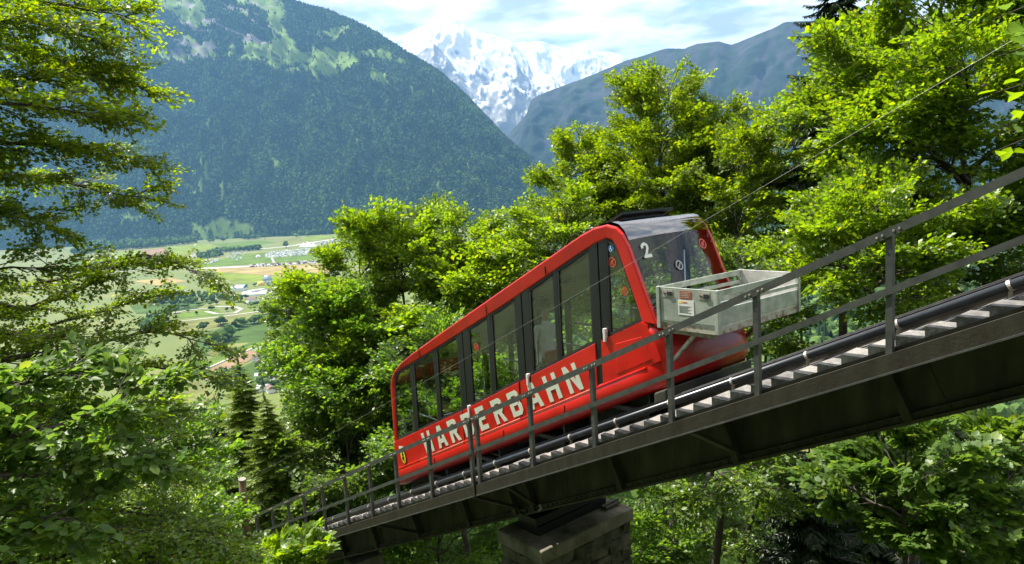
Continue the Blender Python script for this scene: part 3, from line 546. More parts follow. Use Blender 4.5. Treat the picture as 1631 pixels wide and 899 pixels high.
# hedges and copses
pts = []; szs = []
def copse(poly, n, s0, s1):
    xs = [p[0] for p in poly]; ys = [p[1] for p in poly]; k = 0
    while k < n:
        x, y = rng.uniform(min(xs), max(xs)), rng.uniform(min(ys), max(ys))
        if inpoly(np.array([x]), np.array([y]), poly)[0]:
            s_ = rng.uniform(s0, s1); pts.append(vz(*Z6([(x, y)])[0], 0) + np.array([0, 0, s_ * .35])); szs.append(s_); k += 1
copse([(40, 240), (150, 200), (330, 150), (480, 130), (560, 165), (600, 190), (520, 200), (400, 212), (250, 222), (60, 245)], 1500, 24, 44)
copse([(600, 248), (690, 228), (720, 248), (650, 262), (605, 262)], 160, 14, 22); copse([(790, 165), (880, 158), (880, 172), (800, 176)], 90, 24, 34)
copse([(100, 300), (280, 285), (285, 291), (110, 306)], 120, 14, 22); copse([(690, 228), (880, 215), (885, 221), (700, 234)], 130, 14, 24)
copse([(350, 570), (460, 535), (470, 545), (370, 590)], 80, 14, 22); copse([(870, 700), (990, 700), (1000, 860), (880, 860)], 160, 8, 13); copse([(690, 800), (780, 780), (780, 810), (700, 830)], 60, 10, 16)
copse([(380, 420), (700, 430), (760, 445), (560, 470), (400, 470)], 130, 10, 18); copse([(940, 470), (1010, 440), (1010, 560), (930, 560)], 160, 14, 24)
copse([(880, 160), (1000, 148), (1200, 142), (1480, 125), (1480, 140), (1200, 152), (1000, 160)], 420, 24, 40)
r2 = np.random.default_rng(77); xx = r2.uniform(820, 1900, 22000); yy = 372 + 330 * r2.uniform(0, 1, 22000) ** 1.8 - (xx - 820) * .02; cl = fbm(xx / 60, yy / 14, 5, 4)
for x, y in zip(xx[cl > -.12], yy[cl > -.12]):
    s_ = r2.uniform(14, 28); pts.append(at_z(x, y, HV) + np.array([0, 0, s_ * .35])); szs.append(s_)
scatter_trees('copses', np.array(pts), np.array(szs), (M['far_fir'], M['far_broad']), 0.15)

r2 = np.random.default_rng(31); xx = r2.uniform(-420, 120, 9000); yy = r2.uniform(20, 480, 9000); zz_ = ground_z(xx, yy); qx, qy, qw = project(np.stack([xx, yy, zz_], 1))
dd_ = np.hypot(xx - CAM[0], yy - CAM[1]); kp = (qx > -100) & (qx < 1800) & (qw > 55) & (zz_ > HV + 6); sz = r2.uniform(9, 15, len(xx))
scatter_trees('hillside_wood', np.stack([xx, yy, zz_ + sz * .3], 1)[kp], sz[kp], (M['far_fir'], M['far_broad']), 0.25)

# ------------------------------------------------------------------ the bridge
XA, XJ, XB = -17.0, -5.27, 5.2                    # lower end, joint over the pier, upper end (beyond the frame)
def span(x0, x1, label):
    t = thing('bridge_span', label, 'bridge')
    for y, nm in ((1.10, 'web'), (2.55, 'web')):
        MB().sheared(x0, x1, y, y + .02, -.86, -.12).build(nm, M['girder'], t)
        MB().sheared(x0, x1, y - .13, y + .15, -.90, -.86).build('bottom_flange', M['girder'], t)
        MB().sheared(x0, x1, y - .07, y - .001, -.86, -.78).build('angle_bar', M['girder'], t)
        MB().sheared(x0, x1, y - .13, y + .15, -.12, -.08).build('top_flange', M['girder'], t)
    # outer edge beam under the walkway: a channel, its highlight line put into the paler colour of the lower lip
    MB().sheared(x0, x1, -.055, -.03, -.185, -.012).sheared(x0, x1, -.03, .05, -.035, -.012).build('edge_beam', M['steel'], t)
    MB().sheared(x0, x1, -.075, .05, -.205, -.186).build('edge_lip', M['rail_paint'], t)
    MB().sheared(x0, x1, .05, 1.0, -.10, -.07).build('deck_plate', M['girder'], t)
    MB().sheared(x0, x1, 1.26, 2.5, -.70, -.66).build('lateral_bracing', M['girder'], t)
    rv = MB()
    for k in range(int((x1 - x0) / .12)):
        x = x0 + .05 + k * .12; rv.box(S(x, 1.10 - .075, -.82), .03, .02, .03)
    rv.build('rivets', M['girder'], t, kind='stuff')
    return t
nrm_s = np.array([-G, 0, 1.0]) / math.hypot(G, 1); tan_s = np.array([1, 0, G]) / math.hypot(G, 1)
up_span = span(XJ + .03, XB, 'upper steel girder span of the bridge right of the stone pier')
lo_span = span(XA, XJ - .03, 'lower steel girder span of the bridge left of the stone pier')
def stiff(t, x):
    p0 = np.array(S(x, 1.04, -.86)); p1 = p0 + nrm_s * .62
    MB().box((p0 + p1) / 2, .10, .12, .64, (tan_s, (0, 1, 0), nrm_s)).build('stiffener', M['girder'], t)
def bracket(t, x, dxt=0.0):
    q = np.array(S(x, 1.03, -.76)); a = np.array(S(x + .05 + dxt, .0, -.215))
    d = a - q; L = np.linalg.norm(d); d /= L; s_ = np.cross(d, tan_s); s_ /= np.linalg.norm(s_); w = np.cross(s_, d)
    MB().box((q + a) / 2, L, .07, .012, (d, w, s_)).box((q + a) / 2 + s_ * .03, L, .012, .06, (d, w, s_)).build('bracket', M['girder'], t)
    MB().box(S(x + .05, .53, -.16), .07, 1.0, .09).build('bracket', M['girder'], t)
for x in (3.2, 1.15, -.95, -2.98, -5.05): stiff(up_span, x)
for x in (-5.55, -7.02, -8.96, -10.9, -12.7, -14.6): stiff(lo_span, x)
for x in (3.2, -.95): bracket(up_span, x)
bracket(up_span, -5.05, .5)
for x in (-5.5, -8.96, -12.66): bracket(lo_span, x)
rv = MB()
for x in (-11.35, -11.2, -10.95, -10.75):
    for k in range(9): rv.box(np.array(S(x, 1.095, -.8)) + nrm_s * (.06 + .066 * k), .02, .012, .02)
MB().box(np.array(S(-11.05, 1.09, -.8)) + nrm_s * .33, .75, .012, .62, (tan_s, (0, 1, 0), nrm_s)).build('splice_plate', M['girder'], lo_span)
rv.build('rivets', M['girder'], lo_span, kind='stuff')
MB().box(np.array(S(1.47, 1.092, -.8)) + nrm_s * .33, .05, .014, .66, (tan_s, (0, 1, 0), nrm_s)).build('splice_plate', M['girder'], up_span)
# track: sleepers, two rails, rollers, haul cable
trk = thing('railway_track', 'single metre gauge funicular track running over the girders', 'track')
slm = MB().box((0, 0, 0), .17, 1.75, .14).mesh('sleeper', M['wood2'])
for k in range(36):
    x = XA + .3 + k * .62; o = put(bpy.data.objects.new('sleeper', slm), trk); o.location = S(x, 1.85, .03); o.rotation_euler.y = -math.atan(G)
for y in (1.33, 2.33):
    MB().sheared(XA, XB, y - .05, y + .05, .105, .125).sheared(XA, XB, y - .011, y + .011, .125, .215).sheared(XA, XB, y - .035, y + .035, .215, .262).build('rail', M['railsteel'], trk)
cb = thing('haulage_cable', 'dark steel haulage cable lying between the rails', 'cable')
MB().tube([S(XA, 1.83, .27), S(XB, 1.83, .27)], .018, 8).build('cable', M['rubber'], cb, True)
cb = thing('signal_cable', 'thin black cable bundle clipped above the black pipe', 'cable')
MB().tube([S(XA, .98, .30), S(XB, .98, .30)], .014, 6).tube([S(XA, .945, .285), S(XB, .945, .285)], .014, 6).build('cable', M['rubber'], cb, True)
# stair treads of the walkway
wk = thing('stair_walkway', 'narrow stair of silvered timber blocks along the outer edge of the bridge', 'stairs')
def tread(i):
    x0, L = 0, .250; jit = .01 * math.sin(i * 7.3)
    P = [(0, 0, -.01), (L, 0, G * L - .015), (L, 0, .128 + jit), (0, 0, .128 + jit)]
    return MB().prism([(x, .06, z) for x, y, z in P], (0, .34, 0))
trm = [tread(i).mesh('tread', (M['wood2'], M['wood'], M['wood'], M['wood3'], M['wood'], M['wood3'])[i]) for i in range(6)]
for k in range(83):
    o = put(bpy.data.objects.new('tread', trm[(k * 5 + k // 4) % 6]), wk); o.location = S(-16.3 + k * .2565, 0.004 * ((k * 13) % 5), 0); o.rotation_euler = (0.006 * ((k * 5) % 7 - 3), -0.010 * ((k * 11) % 5 - 2), 0.008 * ((k * 7) % 5 - 2))
MB().sheared(-16.5, XB, .03, .058, -.01, .03).build('stringer', M['steel'], wk)
bkm = MB().box((0, 0, 0), .19, .20, .05).mesh('slab', M['slab'])
for k in range(84):
    o = put(bpy.data.objects.new('slab', bkm), wk); o.location = S(-16 + k * .245, .56, .075 + .005 * (k % 3)); o.rotation_euler = (0, -math.atan(G), 0)
# pipe
pp = thing('cable_pipe', 'black plastic pipe held by clamps along the bridge behind the steps', 'pipe')
MB().tube([S(XA, .76, .225), S(XB, .76, .225)], .047, 14).build('tube', M['pipe'], pp, True)
ax_t = tan_s; clm = MB().tube([-tan_s * .016, tan_s * .016], .054, 14).box((0, .0, -.09), .03, .03, .12).mesh('clamp', M['clamp'])
for x in np.arange(-15.8, XB, .98):
    o = put(bpy.data.objects.new('clamp', clm), pp); o.location = S(x + .28, .76, .225)
# railings, one per span
def railing(xs, x0, x1, label):
    t = thing('railing', label, 'railing')
    pm = MB().bx(-.03, .03, -.03, -.018, -.06, 1.12).bx(.018, .03, -.018, .03, -.06, 1.12).mesh('post', M['rail_paint'])
    for x in xs:
        o = put(bpy.data.objects.new('post', pm), t); o.location = S(x, 0, 0)
    MB().sheared(x0, x1, -.045, -.032, 1.075, 1.15).sheared(x0, x1, -.045, .03, 1.15, 1.162).build('handrail', M['rail_paint'], t)
    MB().sheared(x0, x1, -.045, -.031, .545, .605).sheared(x0, x1, -.045, .015, .605, .615).build('mid_rail', M['rail_paint'], t)
    bl = MB()
    for x in xs:
        for dx_ in (-.10, -.05, .05, .10): bl.box(S(x + dx_, -.05, 1.115), .018, .012, .018)
    bl.build('bolts', M['clamp'], t, kind='stuff')
railing((4.1, 2.75, 1.38, 0.0, -1.18, -2.49, -3.81, -5.18), -5.24, 5.1, 'grey steel railing along the upper bridge span, nearest part')
railing((-5.38, -6.68, -7.92, -9.03, -10.2, -11.42, -12.56, -13.58, -14.75, -16.0), -16.2, -5.32, 'grey steel railing along the lower bridge span, running down to the shrubs')
# overhead wire
wr = thing('overhead_wire', 'thin pale wire strung diagonally above the railing', 'wire')
MB().tube([S(x, .3, 2.24 + .0009 * (x + 5) ** 2) for x in np.linspace(-34, 12, 24)], .0015, 5).build('wire', M['wire'], wr)
# post at the lower end
t = thing('wooden_post', 'weathered round wooden post standing by the lower end of the railing', 'post', (-15.15, -.62, -7.2))
MB().tube([(0, 0, -1.5), (.02, 0, 1.2), (.16, 0, 2.36)], [.105, .10, .095], 12).build('shaft', M['pole'], t, True)
MB().tube([(.16, 0, 2.36), (.165, 0, 2.385)], .10, 12).build('cap', M['wood3'], t)
# pier of stone
pr = thing('stone_pier', 'rough stone pier with a concrete cap carrying the bridge joint', 'pier')
ZC = -3.66
X0, X1, Y0, Y1 = -5.72, -4.50, .66, 2.98
MB().bx(X0, X1, Y0, Y1, ZC - .24, ZC).build('cap', M['cap'], pr, bevel=.025)
sr = random.Random(4)
MB().bx(X0 + .16, X1 - .16, Y0 + .16, Y1 - .16, ZC - 6.5, ZC - .24).build('core', M['stone'], pr)
def course(z0, z1, face):
    L0, L1 = (Y0, Y1) if face in 'xX' else (X0, X1); p = L0 + .05
    while p < L1 - .06:
        w = min(sr.uniform(.25, .62), L1 - .05 - p)
        if L1 - .05 - p - w < .15: w = L1 - .05 - p
        o_ = sr.uniform(-.035, .05); d = .2
        if face == 'X': b_ = (X1 - .08 - d + o_, X1 - .05 + o_, p + .008, p + w - .008)
        elif face == 'x': b_ = (X0 + .05 - o_, X0 + .08 + d - o_, p + .008, p + w - .008)
        elif face == 'y': b_ = (p + .008, p + w - .008, Y0 + .05 - o_, Y0 + .08 + d - o_)
        else: b_ = (p + .008, p + w - .008, Y1 - .08 - d + o_, Y1 - .05 + o_)
        m_ = MB().bx(*b_, z0 + .008, z1 - .008)
        m_.v = [tuple(c + sr.uniform(-.045, .045) for c in v) for v in m_.v]
        m_.build('stone', M['stone'], pr, bevel=.03); p += w
z1 = ZC - .25
for k in range(13):
    z0 = z1 - sr.uniform(.2, .38)
    for f in 'Xxy' + ('Y' if k < 4 else ''): course(z0, z1, f)
    z1 = z0
brg = thing('bridge_bearing', 'black steel bearing block between the girders and the pier cap', 'bearing')
MB().bx(-5.5, -4.95, 1.0, 2.72, ZC + .001, ZC + .16).build('base_plate', M['black'], brg); MB().bx(-5.45, -5.0, .98, 2.7, ZC + .165, ZC + .30).build('rocker', M['black'], brg)
MB().tube([(-4.86, 2.5, ZC + .06), (-4.86, 2.95, ZC + .06)], .035, 10).tube([(-4.78, 2.52, ZC + .05), (-4.78, 2.9, ZC + .05)], .03, 10).build('anchor_bar', M['steel'], brg)
p2 = thing('concrete_footing', 'small pale concrete footing under the lower bridge span', 'footing')
c = at(560, 895, 19.0); MB().bx(c[0] - .35, c[0] + .2, c[1] - .05, c[1] + .8, c[2] - .5, c[2]).build('cap', M['cap'], p2, bevel=.03)
MB().bx(c[0] - .28, c[0] + .12, c[1] + .05, c[1] + .7, c[2] - 5, c[2] - .5).build('shaft', M['stone'], p2)

# ------------------------------------------------------------------ the funicular car
car = thing('funicular_car', 'red funicular car with stepped side windows climbing the bridge', 'funicular')
YA, YB = .90, 2.90
OUT = [(-2.08, 1.36), (-2.25, 1.81), (-2.55, 2.66), (-2.655, 2.88), (-2.77, 3.03), (-2.95, 3.155), (-3.20, 3.225), (-3.46, 3.245), (-5.58, 3.20), (-7.4, 3.155), (-8.49, 3.115), (-8.95, 3.07), (-9.25, 2.985), (-9.40, 2.86), (-9.46, 2.70), (-9.50, 1.40)]
INN = [(-2.36, 1.50), (-2.45, 1.78), (-2.73, 2.60), (-2.79, 2.77), (-2.86, 2.88), (-2.97, 2.955), (-3.2, 2.985), (-3.46, 2.985), (-5.58, 2.925), (-7.4, 2.92), (-8.49, 2.93), (-8.95, 2.94), (-9.18, 2.92), (-9.27, 2.85), (-9.31, 2.70), (-9.37, 1.49)]
def hs(x): return np.interp(x, [-9.4, -6.8, -5, -3, -2.3], [1.49, 1.47, 1.51, 1.545, 1.535])   # window sill
def ht(x): return np.interp(x, [p[0] for p in INN[::-1]], [p[1] for p in INN[::-1]])
SKIRT = [(.0, .88), (-.012, .84), (-.03, .78), (-.03, .66), (-.01, .56), (.05, .49), (.14, .455), (.3, .45)]
NOSE = [(1.40, -2.14), (1.36, -2.07), (1.26, -2.01), (1.05, -1.93), (.85, -1.87), (.66, -1.82), (.56, -1.83), (.49, -1.91), (.455, -2.08), (.45, -2.4)]
def xn(h): return np.interp(h, [p[0] for p in NOSE[::-1]], [p[1] for p in NOSE[::-1]])
for y, sg in ((YA, 1), (YB, -1)):                   # sg: +1 means the inside lies towards +y
    yd = lambda d: y + sg * d
    fm = MB(); n = len(OUT)
    V = [S(x, yd(0), h) for x, h in OUT] + [S(x, yd(.015), h) for x, h in INN] + [S(x, yd(.085), h) for x, h in OUT] + [S(x, yd(.07), h) for x, h in INN]
    F = []
    for i in range(n - 1): F += [(i, i + 1, n + i + 1, n + i), (n + i, n + i + 1, 3 * n + i + 1, 3 * n + i), (2 * n + i, 3 * n + i, 3 * n + i + 1, 2 * n + i + 1), (i, 2 * n + i, 2 * n + i + 1, i + 1)]
    fm.add(V, F + [(0, n, 3 * n, 2 * n), (n - 1, 3 * n - 1, 4 * n - 1, 2 * n - 1)])
    fm.build('side_frame', M['red'], car, bevel=.03)
    # window sill band, lower panels and doors
    def panel(nm, x0, x1, h0=.86, dd=.0):
        P = []
        for x in np.linspace(x0, x1, 8): P.append(S(x, yd(dd), h0))
        for x in np.linspace(x1, x0, 8): P.append(S(x, yd(dd), hs(x) - .012))
        return MB().prism(P, (0, sg * .04, 0)).build(nm, M['red'], car, bevel=.006)
    pn = [panel('side_panel', -9.50, -6.845), panel('door', -6.80, -5.115, dd=-.006), panel('door', -4.78, -3.27, dd=-.006)]
    MB().prism([S(x, yd(.055), h) for x, h in ((-9.4, .70), (-2.4, .70), (-2.4, 1.5), (-9.4, 1.46))], (0, sg * .03, 0)).build('inner_wall', M['black'], car)
    MB().prism([S(*p) for p in [(-5.075, y, .86), (-4.83, y, .86), (-4.83, y, hs(-4.83) - .012), (-5.075, y, hs(-5.07) - .012)]], (0, sg * .04, 0)).build('side_panel', M['red'], car)
    P = [S(-3.15, yd(0), .86)] + [S(xn(h) - .17, yd(0), h) for h in (.86, 1.05, 1.26, 1.36)] + [S(-2.26, yd(0), 1.43), S(-2.37, yd(0), 1.525), S(-3.15, yd(0), 1.53)]
    MB().prism(P, (0, sg * .04, 0)).build('side_panel', M['red'], car)
    P = [S(-2.86, yd(-.008), .93), S(xn(.93) - .30, yd(-.008), .93), S(xn(1.3) - .33, yd(-.008), 1.31), S(-2.86, yd(-.008), 1.38)]
    MB().prism(P, (0, sg * .012, 0)).build('inset_panel', M['red'], car, bevel=.01)
    MB().grid([[S(x, yd(o * min(1, max(0, (-1.99 - x) / .5)) + .004 + .035 * max(0, (x + 2.25) / .26)), h) for x in np.linspace(-9.50, -1.99, 30)] for o, h in SKIRT]).build('skirt', M['red'], car, True)
    MB().grid([[S(x, yd(o), h) for x in np.linspace(-9.50, -2.30, 24)] for o, h in ((.002, .862), (-.02, .858), (-.022, .838), (0, .832))]).build('rubbing_strip', M['red'], car)
    for x0, x1 in ((-6.845, -6.80), (-5.115, -5.075), (-4.83, -4.78), (-3.27, -3.15)):
        MB().prism([S(x0, yd(.012), .87), S(x1, yd(.012), .87), S(x1, yd(.012), hs(x1)), S(x0, yd(.012), hs(x0))], (0, sg * .03, 0)).build('door_gap', M['black'], car)
    sm_ = MB()
    for x in (-8.2, -5.9, -4.3): sm_.prism([S(x, yd(-.002), ht(x) + .03), S(x + .008, yd(-.002), ht(x) + .03), S(x + .008, yd(-.002), 3.13), S(x, yd(-.002), 3.12)], (0, sg * .01, 0)).prism([S(x + .3, yd(-.034), .66), S(x + .308, yd(-.034), .66), S(x + .308, yd(-.034), .78), S(x + .3, yd(-.034), .78)], (0, sg * .01, 0))
    sm_.build('panel_seam', M['black'], car)
    # black pillars and mullions
    for x0, x1 in ((-8.62, -8.50), (-7.70, -7.61), (-6.86, -6.70), (-6.68, -6.50), (-5.905, -5.80), (-5.115, -4.95), (-4.93, -4.74), (-4.135, -4.05), (-3.33, -3.16), (-3.14, -2.98)):
        MB().prism([S(x0, yd(.022), hs(x0) - .01), S(x1, yd(.022), hs(x1) - .01), S(x1, yd(.022), ht(x1) + .03), S(x0, yd(.022), ht(x0) + .03)], (0, sg * .06, 0)).build('pillar', M['black'], car, bevel=.008)
    panes = [(-9.36, -8.62), (-8.50, -7.70), (-7.61, -6.86), (-6.50, -5.905), (-5.80, -5.115), (-4.74, -4.135), (-4.05, -3.33)]
    def pane(P):
        w = MB().prism([S(x, yd(.045), h) for x, h in P], (0, sg * .008, 0)).build('window', M['glass'], car)
        C_ = np.mean([S(x, 0, h) for x, h in P], axis=0); g_ = MB(); k = len(P)
        A_ = [np.array(S(x, yd(.024), h)) for x, h in P]; B_ = [p + (np.array([C_[0], p[1], C_[2]]) - p) * (.045 / (np.linalg.norm(np.array([C_[0], p[1], C_[2]]) - p))) for p in A_]
        for i in range(k):
            j = (i + 1) % k; q = [A_[i], A_[j], B_[j], B_[i]]; g_.prism(q, (0, sg * .02, 0))
        g_.build('gasket', M['rubber'], w)
        return w
    for x0, x1 in panes:
        xs = np.linspace(x0, x1, 5)
        if x0 < -9.3: P = [(-9.37, 1.49), (x1, hs(x1)), (x1, ht(x1)), (-8.95, 2.94), (-9.18, 2.92), (-9.27, 2.85), (-9.31, 2.70)]
        else: P = [(x, hs(x)) for x in (x0, x1)] + [(x, ht(x)) for x in xs[::-1]]
        pane(P)
    pane([(-2.98, 1.545), (-2.36, 1.53), (-2.45, 1.78), (-2.73, 2.60), (-2.79, 2.77), (-2.86, 2.88), (-2.98, 2.955)])
    for x, h in ((-4.86, 1.46), (-3.06, 1.58), (-6.6, 1.40)):
        hd = MB().bx(-.022, .022, -.03, .03, -.10, .10).bx(-.03, .03, -.028, .028, .03, .08).build('hinge_cover', M['white'], car, bevel=.006); hd.location = S(x, yd(.0), h)
# roof, glazed end, end walls
prof = [(-9.50, 1.40)] + [(x, h) for x, h in OUT[::-1][1:10]]
yr = [YA + .012, YA + .05, YA + .14, YA + .35, 1.9, YB - .35, YB - .14, YB - .05, YB - .012]; cz = [-.045, -.012, .02, .045, .06, .045, .02, -.012, -.045]
MB().grid([[S(x - (.06 * (1 - ((yy - 1.9)) ** 2)) * (h < 2.9), yy, h + c * (h > 2.9)) for yy, c in zip(yr, cz)] for x, h in prof if h > 2.5]).build('roof', M['red'], car, True)
MB().grid([[S(x, yy, 2.86 + .1 * (1 - (yy - 1.9) ** 2)) for x in np.linspace(-9.1, -3.1, 8)] for yy in np.linspace(YA + .12, YB - .12, 7)]).build('ceiling', M['grey_in'], car)
gy = np.linspace(YA + .065, YB - .065, 17)
def glz(P): return MB().grid([[S(x + .07 * (1 - ((yy - 1.9) / .9) ** 2) * f, yy, h) for yy in gy] for x, h, f in P])
glz([(-3.30, 3.25, 0), (-3.08, 3.235, .1), (-2.90, 3.17, .3), (-2.76, 3.07, .6), (-2.66, 2.94, .9), (-2.58, 2.76, 1)]).build('roof_window', M['roofglass'], car, True)
glz([(-2.579, 2.757, 1), (-2.42, 2.30, 1), (-2.25, 1.83, 1), (-2.09, 1.40, 1)]).build('windscreen', M['wind'], car, True)
glz([(-9.47, 1.45, -1), (-9.46, 2.1, -1), (-9.42, 2.75, -1)]).build('windscreen', M['wind'], car, True)
MB().bx(-2.27, -2.13, YA + .1, YB - .1, 1.37 + G * -2.2 - .03, 1.40 + G * -2.2).build('window_ledge', M['red'], car)
sgn = np.array([-1, -.99, -.96, -.9, -.78, -.55, -.25, 0, .25, .55, .78, .9, .96, .99, 1])
def plan(h, s): return (xn(h) - .17 + .17 * (1 - abs(s) ** 9) + .05 * (1 - s * s), 1.9 + s * 1.0 * (1 if h > .6 else .97), h)
MB().grid([[S(*plan(h, s)) for s in sgn] for h, _ in NOSE]).build('nose_panel', M['red'], car, True)
MB().grid([[S(-9.50 - .10 * (1 - abs(s) ** 8) * k, 1.9 + s * (1.0 - .1 * (h < .55)), h) for s in sgn] for h, k in ((1.47, 1), (1.1, 1.2), (.8, 1.1), (.6, .8), (.5, .2), (.455, -1.5))]).build('nose_panel', M['red'], car, True)
MB().prism([S(*p) for p in ((-3.46, 1.35, 3.30), (-3.02, 1.35, 3.295), (-3.02, 2.45, 3.295), (-3.46, 2.45, 3.30))], (0, 0, .02)).build('roof_hatch', M['roofglass'], car)
hf = MB()
for q in (((-3.50, 1.30), (-2.98, 1.30), (-2.98, 1.36), (-3.50, 1.36)), ((-3.50, 2.44), (-2.98, 2.44), (-2.98, 2.50), (-3.50, 2.50)), ((-3.05, 1.361), (-2.98, 1.361), (-2.98, 2.439), (-3.05, 2.439)), ((-3.50, 1.361), (-3.44, 1.361), (-3.44, 2.439), (-3.50, 2.439))):
    hf.prism([S(x, y, 3.285) for x, y in q], (0, 0, .04))
hf.prism([S(-3.40, 1.4, 3.255), S(-3.1, 1.4, 3.255), S(-3.1, 2.4, 3.255), S(-3.40, 2.4, 3.255)], (0, 0, .02)).build('hatch_frame', M['black'], car)
# floor, seats, tubes
comps = [(-9.3, -7.65), (-7.65, -5.9), (-5.9, -4.15), (-4.15, -2.35)]
fl = MB(); st = MB(); tb = MB()
for a, b_ in comps:
    zf = .60 + G * (a + b_) / 2; fl.bx(a, b_, YA + .1, YB - .1, zf - .06, zf); fl.bx(b_ - .03, b_, YA + .1, YB - .1, zf - .05, zf + .85)
    tb.tube([(a + .1, YA + .25, zf + 1.12), (b_ - .1, YA + .25, zf + 1.12)], .017, 8).tube([(a + .1, YB - .25, zf + 1.12), (b_ - .1, YB - .25, zf + 1.12)], .017, 8).tube([(b_ - .1, YA + .2, zf + 1.3), (b_ - .1, YB - .2, zf + 1.3)], .02, 8)
    tb.tube([(a + .3, 1.5, zf), (a + .3, 1.5, zf + 1.95)], .017, 8).tube([(b_ - .3, 2.3, zf), (b_ - .3, 2.3, zf + 2.2)], .017, 8)
    for y0 in (1.75, 2.35):
        bxm = MB().bx(-.22, .22, -.22, .22, 0, .08).bx(.16, .22, -.22, .22, .08, .50).mesh('seat', M['seat']); o = put(bpy.data.objects.new('seat', bxm), car); o.location = (b_ - .30, y0, zf + .42)
fl.build('floor', M['floor'], car); tb.build('grab_rail', M['chrome'], car, True)
for k, x in enumerate((-8.3, -7.2, -5.3, -4.5, -3.6)):
    MB().bx(x - .12, x + .12, 1.45, 1.65, 2.88 + G * x, 2.95 + G * x).build('ceiling_lamp', M['black'], car)
# running gear
for x in (-8.5, -2.95):
    MB().sheared(x - .75, x + .75, 1.12, 2.55, .27, .45).build('bogie', M['rubber'], car)
    for dx_ in (-.45, .45):
        for y in (1.33, 2.33):
            p = np.array(S(x + dx_, y, .262 + .23)); MB().tube([p - (0, .05, 0), p + (0, .05, 0)], .225, 20).tube([p + (0, .04, 0), p + (0, .06, 0)], .255, 20).build('wheel', M['railsteel'], car)
MB().sheared(-9.2, -2.2, 1.25, 2.45, .50, .62).build('underframe', M['rubber'], car)
MB().sheared(-2.15, -1.93, YA - .05, YB + .05, .27, .44).build('track_clearer', M['girder'], car, bevel=.02)
MB().sheared(-5.6, -4.3, 1.2, 1.5, .40, .5).build('brake_box', M['rubber'], car)
# lettering: block capitals set along the slope
GL = dict(H=[[(0, 0), (.27, 0), (.27, 1), (0, 1)], [(.63, 0), (.9, 0), (.9, 1), (.63, 1)], [(.27, .40), (.63, .40), (.63, .60), (.27, .60)]],
          A=[[(0, 0), (.27, 0), (.52, 1), (.31, 1)], [(.71, 0), (.98, 0), (.67, 1), (.46, 1)], [(.22, .20), (.76, .20), (.70, .40), (.28, .40)]],
          R=[[(0, 0), (.27, 0), (.27, 1), (0, 1)], [(.27, .80), (.62, .80), (.70, 1), (.27, 1)], [(.60, .50), (.87, .56), (.87, .86), (.70, 1), (.60, .80)], [(.27, .38), (.70, .38), (.87, .56), (.60, .57), (.27, .57)], [(.40, .38), (.66, .38), (.93, 0), (.64, 0)]],
          D=[[(0, 0), (.27, 0), (.27, 1), (0, 1)], [(.27, .80), (.58, .80), (.68, 1), (.27, 1)], [(.27, 0), (.68, 0), (.58, .20), (.27, .20)], [(.58, .20), (.68, 0), (.88, .20), (.88, .80), (.68, 1), (.58, .80)]],
          E=[[(0, 0), (.27, 0), (.27, 1), (0, 1)], [(.27, .80), (.75, .80), (.75, 1), (.27, 1)], [(.27, .41), (.68, .41), (.68, .60), (.27, .60)], [(.27, 0), (.75, 0), (.75, .20), (.27, .20)]],
          B=[[(0, 0), (.27, 0), (.27, 1), (0, 1)], [(.27, .81), (.60, .81), (.70, 1), (.27, 1)], [(.27, .42), (.66, .42), (.66, .60), (.27, .60)], [(.27, 0), (.72, 0), (.62, .19), (.27, .19)], [(.60, .60), (.80, .54), (.86, .64), (.86, .86), (.70, 1), (.60, .81)], [(.62, .19), (.72, 0), (.90, .16), (.90, .40), (.80, .54), (.62, .42)]],
          N=[[(0, 0), (.25, 0), (.25, 1), (0, 1)], [(.65, 0), (.9, 0), (.9, 1), (.65, 1)], [(.25, 1), (.02, 1), (.65, 0), (.88, 0)]])
GL['2'] = [[(0, .62), (.25, .66), (.32, .80), (.28, .97), (.06, .86)], [(.28, .97), (.32, .80), (.56, .80), (.62, .97), (.45, 1.02)], [(.62, .97), (.56, .80), (.54, .64), (.80, .62), (.80, .84)], [(.54, .64), (.24, .28), (.42, .20), (.80, .62)], [(0, 0), (.85, 0), (.85, .22), (.36, .22), (.24, .28), (0, .1)]]
def word(txt, o, u, v, nrm, H, pitch, mat, name, parent):
    b_ = MB(); u, v, nrm, o = (np.asarray(a, float) for a in (u, v, nrm, o))
    for i, ch in enumerate(txt):
        for k, poly in enumerate(GL[ch]): b_.prism([o + u * (pitch * i + px * H * .86) + v * py * H + nrm * (.0006 * k) for px, py in poly], nrm * .003)
    return b_.build(name, mat, parent)
o = S(-8.17, YA - .010, .915)
word('HARDERBAHN', o, tan_s, nrm_s, (0, -1, 0), .43, .530, M['letter'], 'lettering', car)
b_ = MB()
for x0, x1 in ((-8.47, -6.86), (-6.78, -5.13), (-4.76, -3.35)): b_.prism([S(x0, YA - .012, .805), S(x1, YA - .012, .825), S(x1, YA - .012, .872), S(x0, YA - .012, .862)], (0, .006, 0))
b_.build('stripe', M['letter'], car)
wn = np.array([-(2.30 - 1.83) - G * -.17, 0, -.17]); wn = np.array([.47 - G * .17, 0, .17]); wu = np.array([-.17, 0, .47 - G * .17]); wu /= np.linalg.norm(wu); wn = np.array([wu[2], 0, -wu[0]])
o = np.array(S(-2.47, YA + .20, 2.42)) + wn * .05
word('2', o, (0, 1, 0), wu, wn, .23, .3, M['white'], 'number', car)
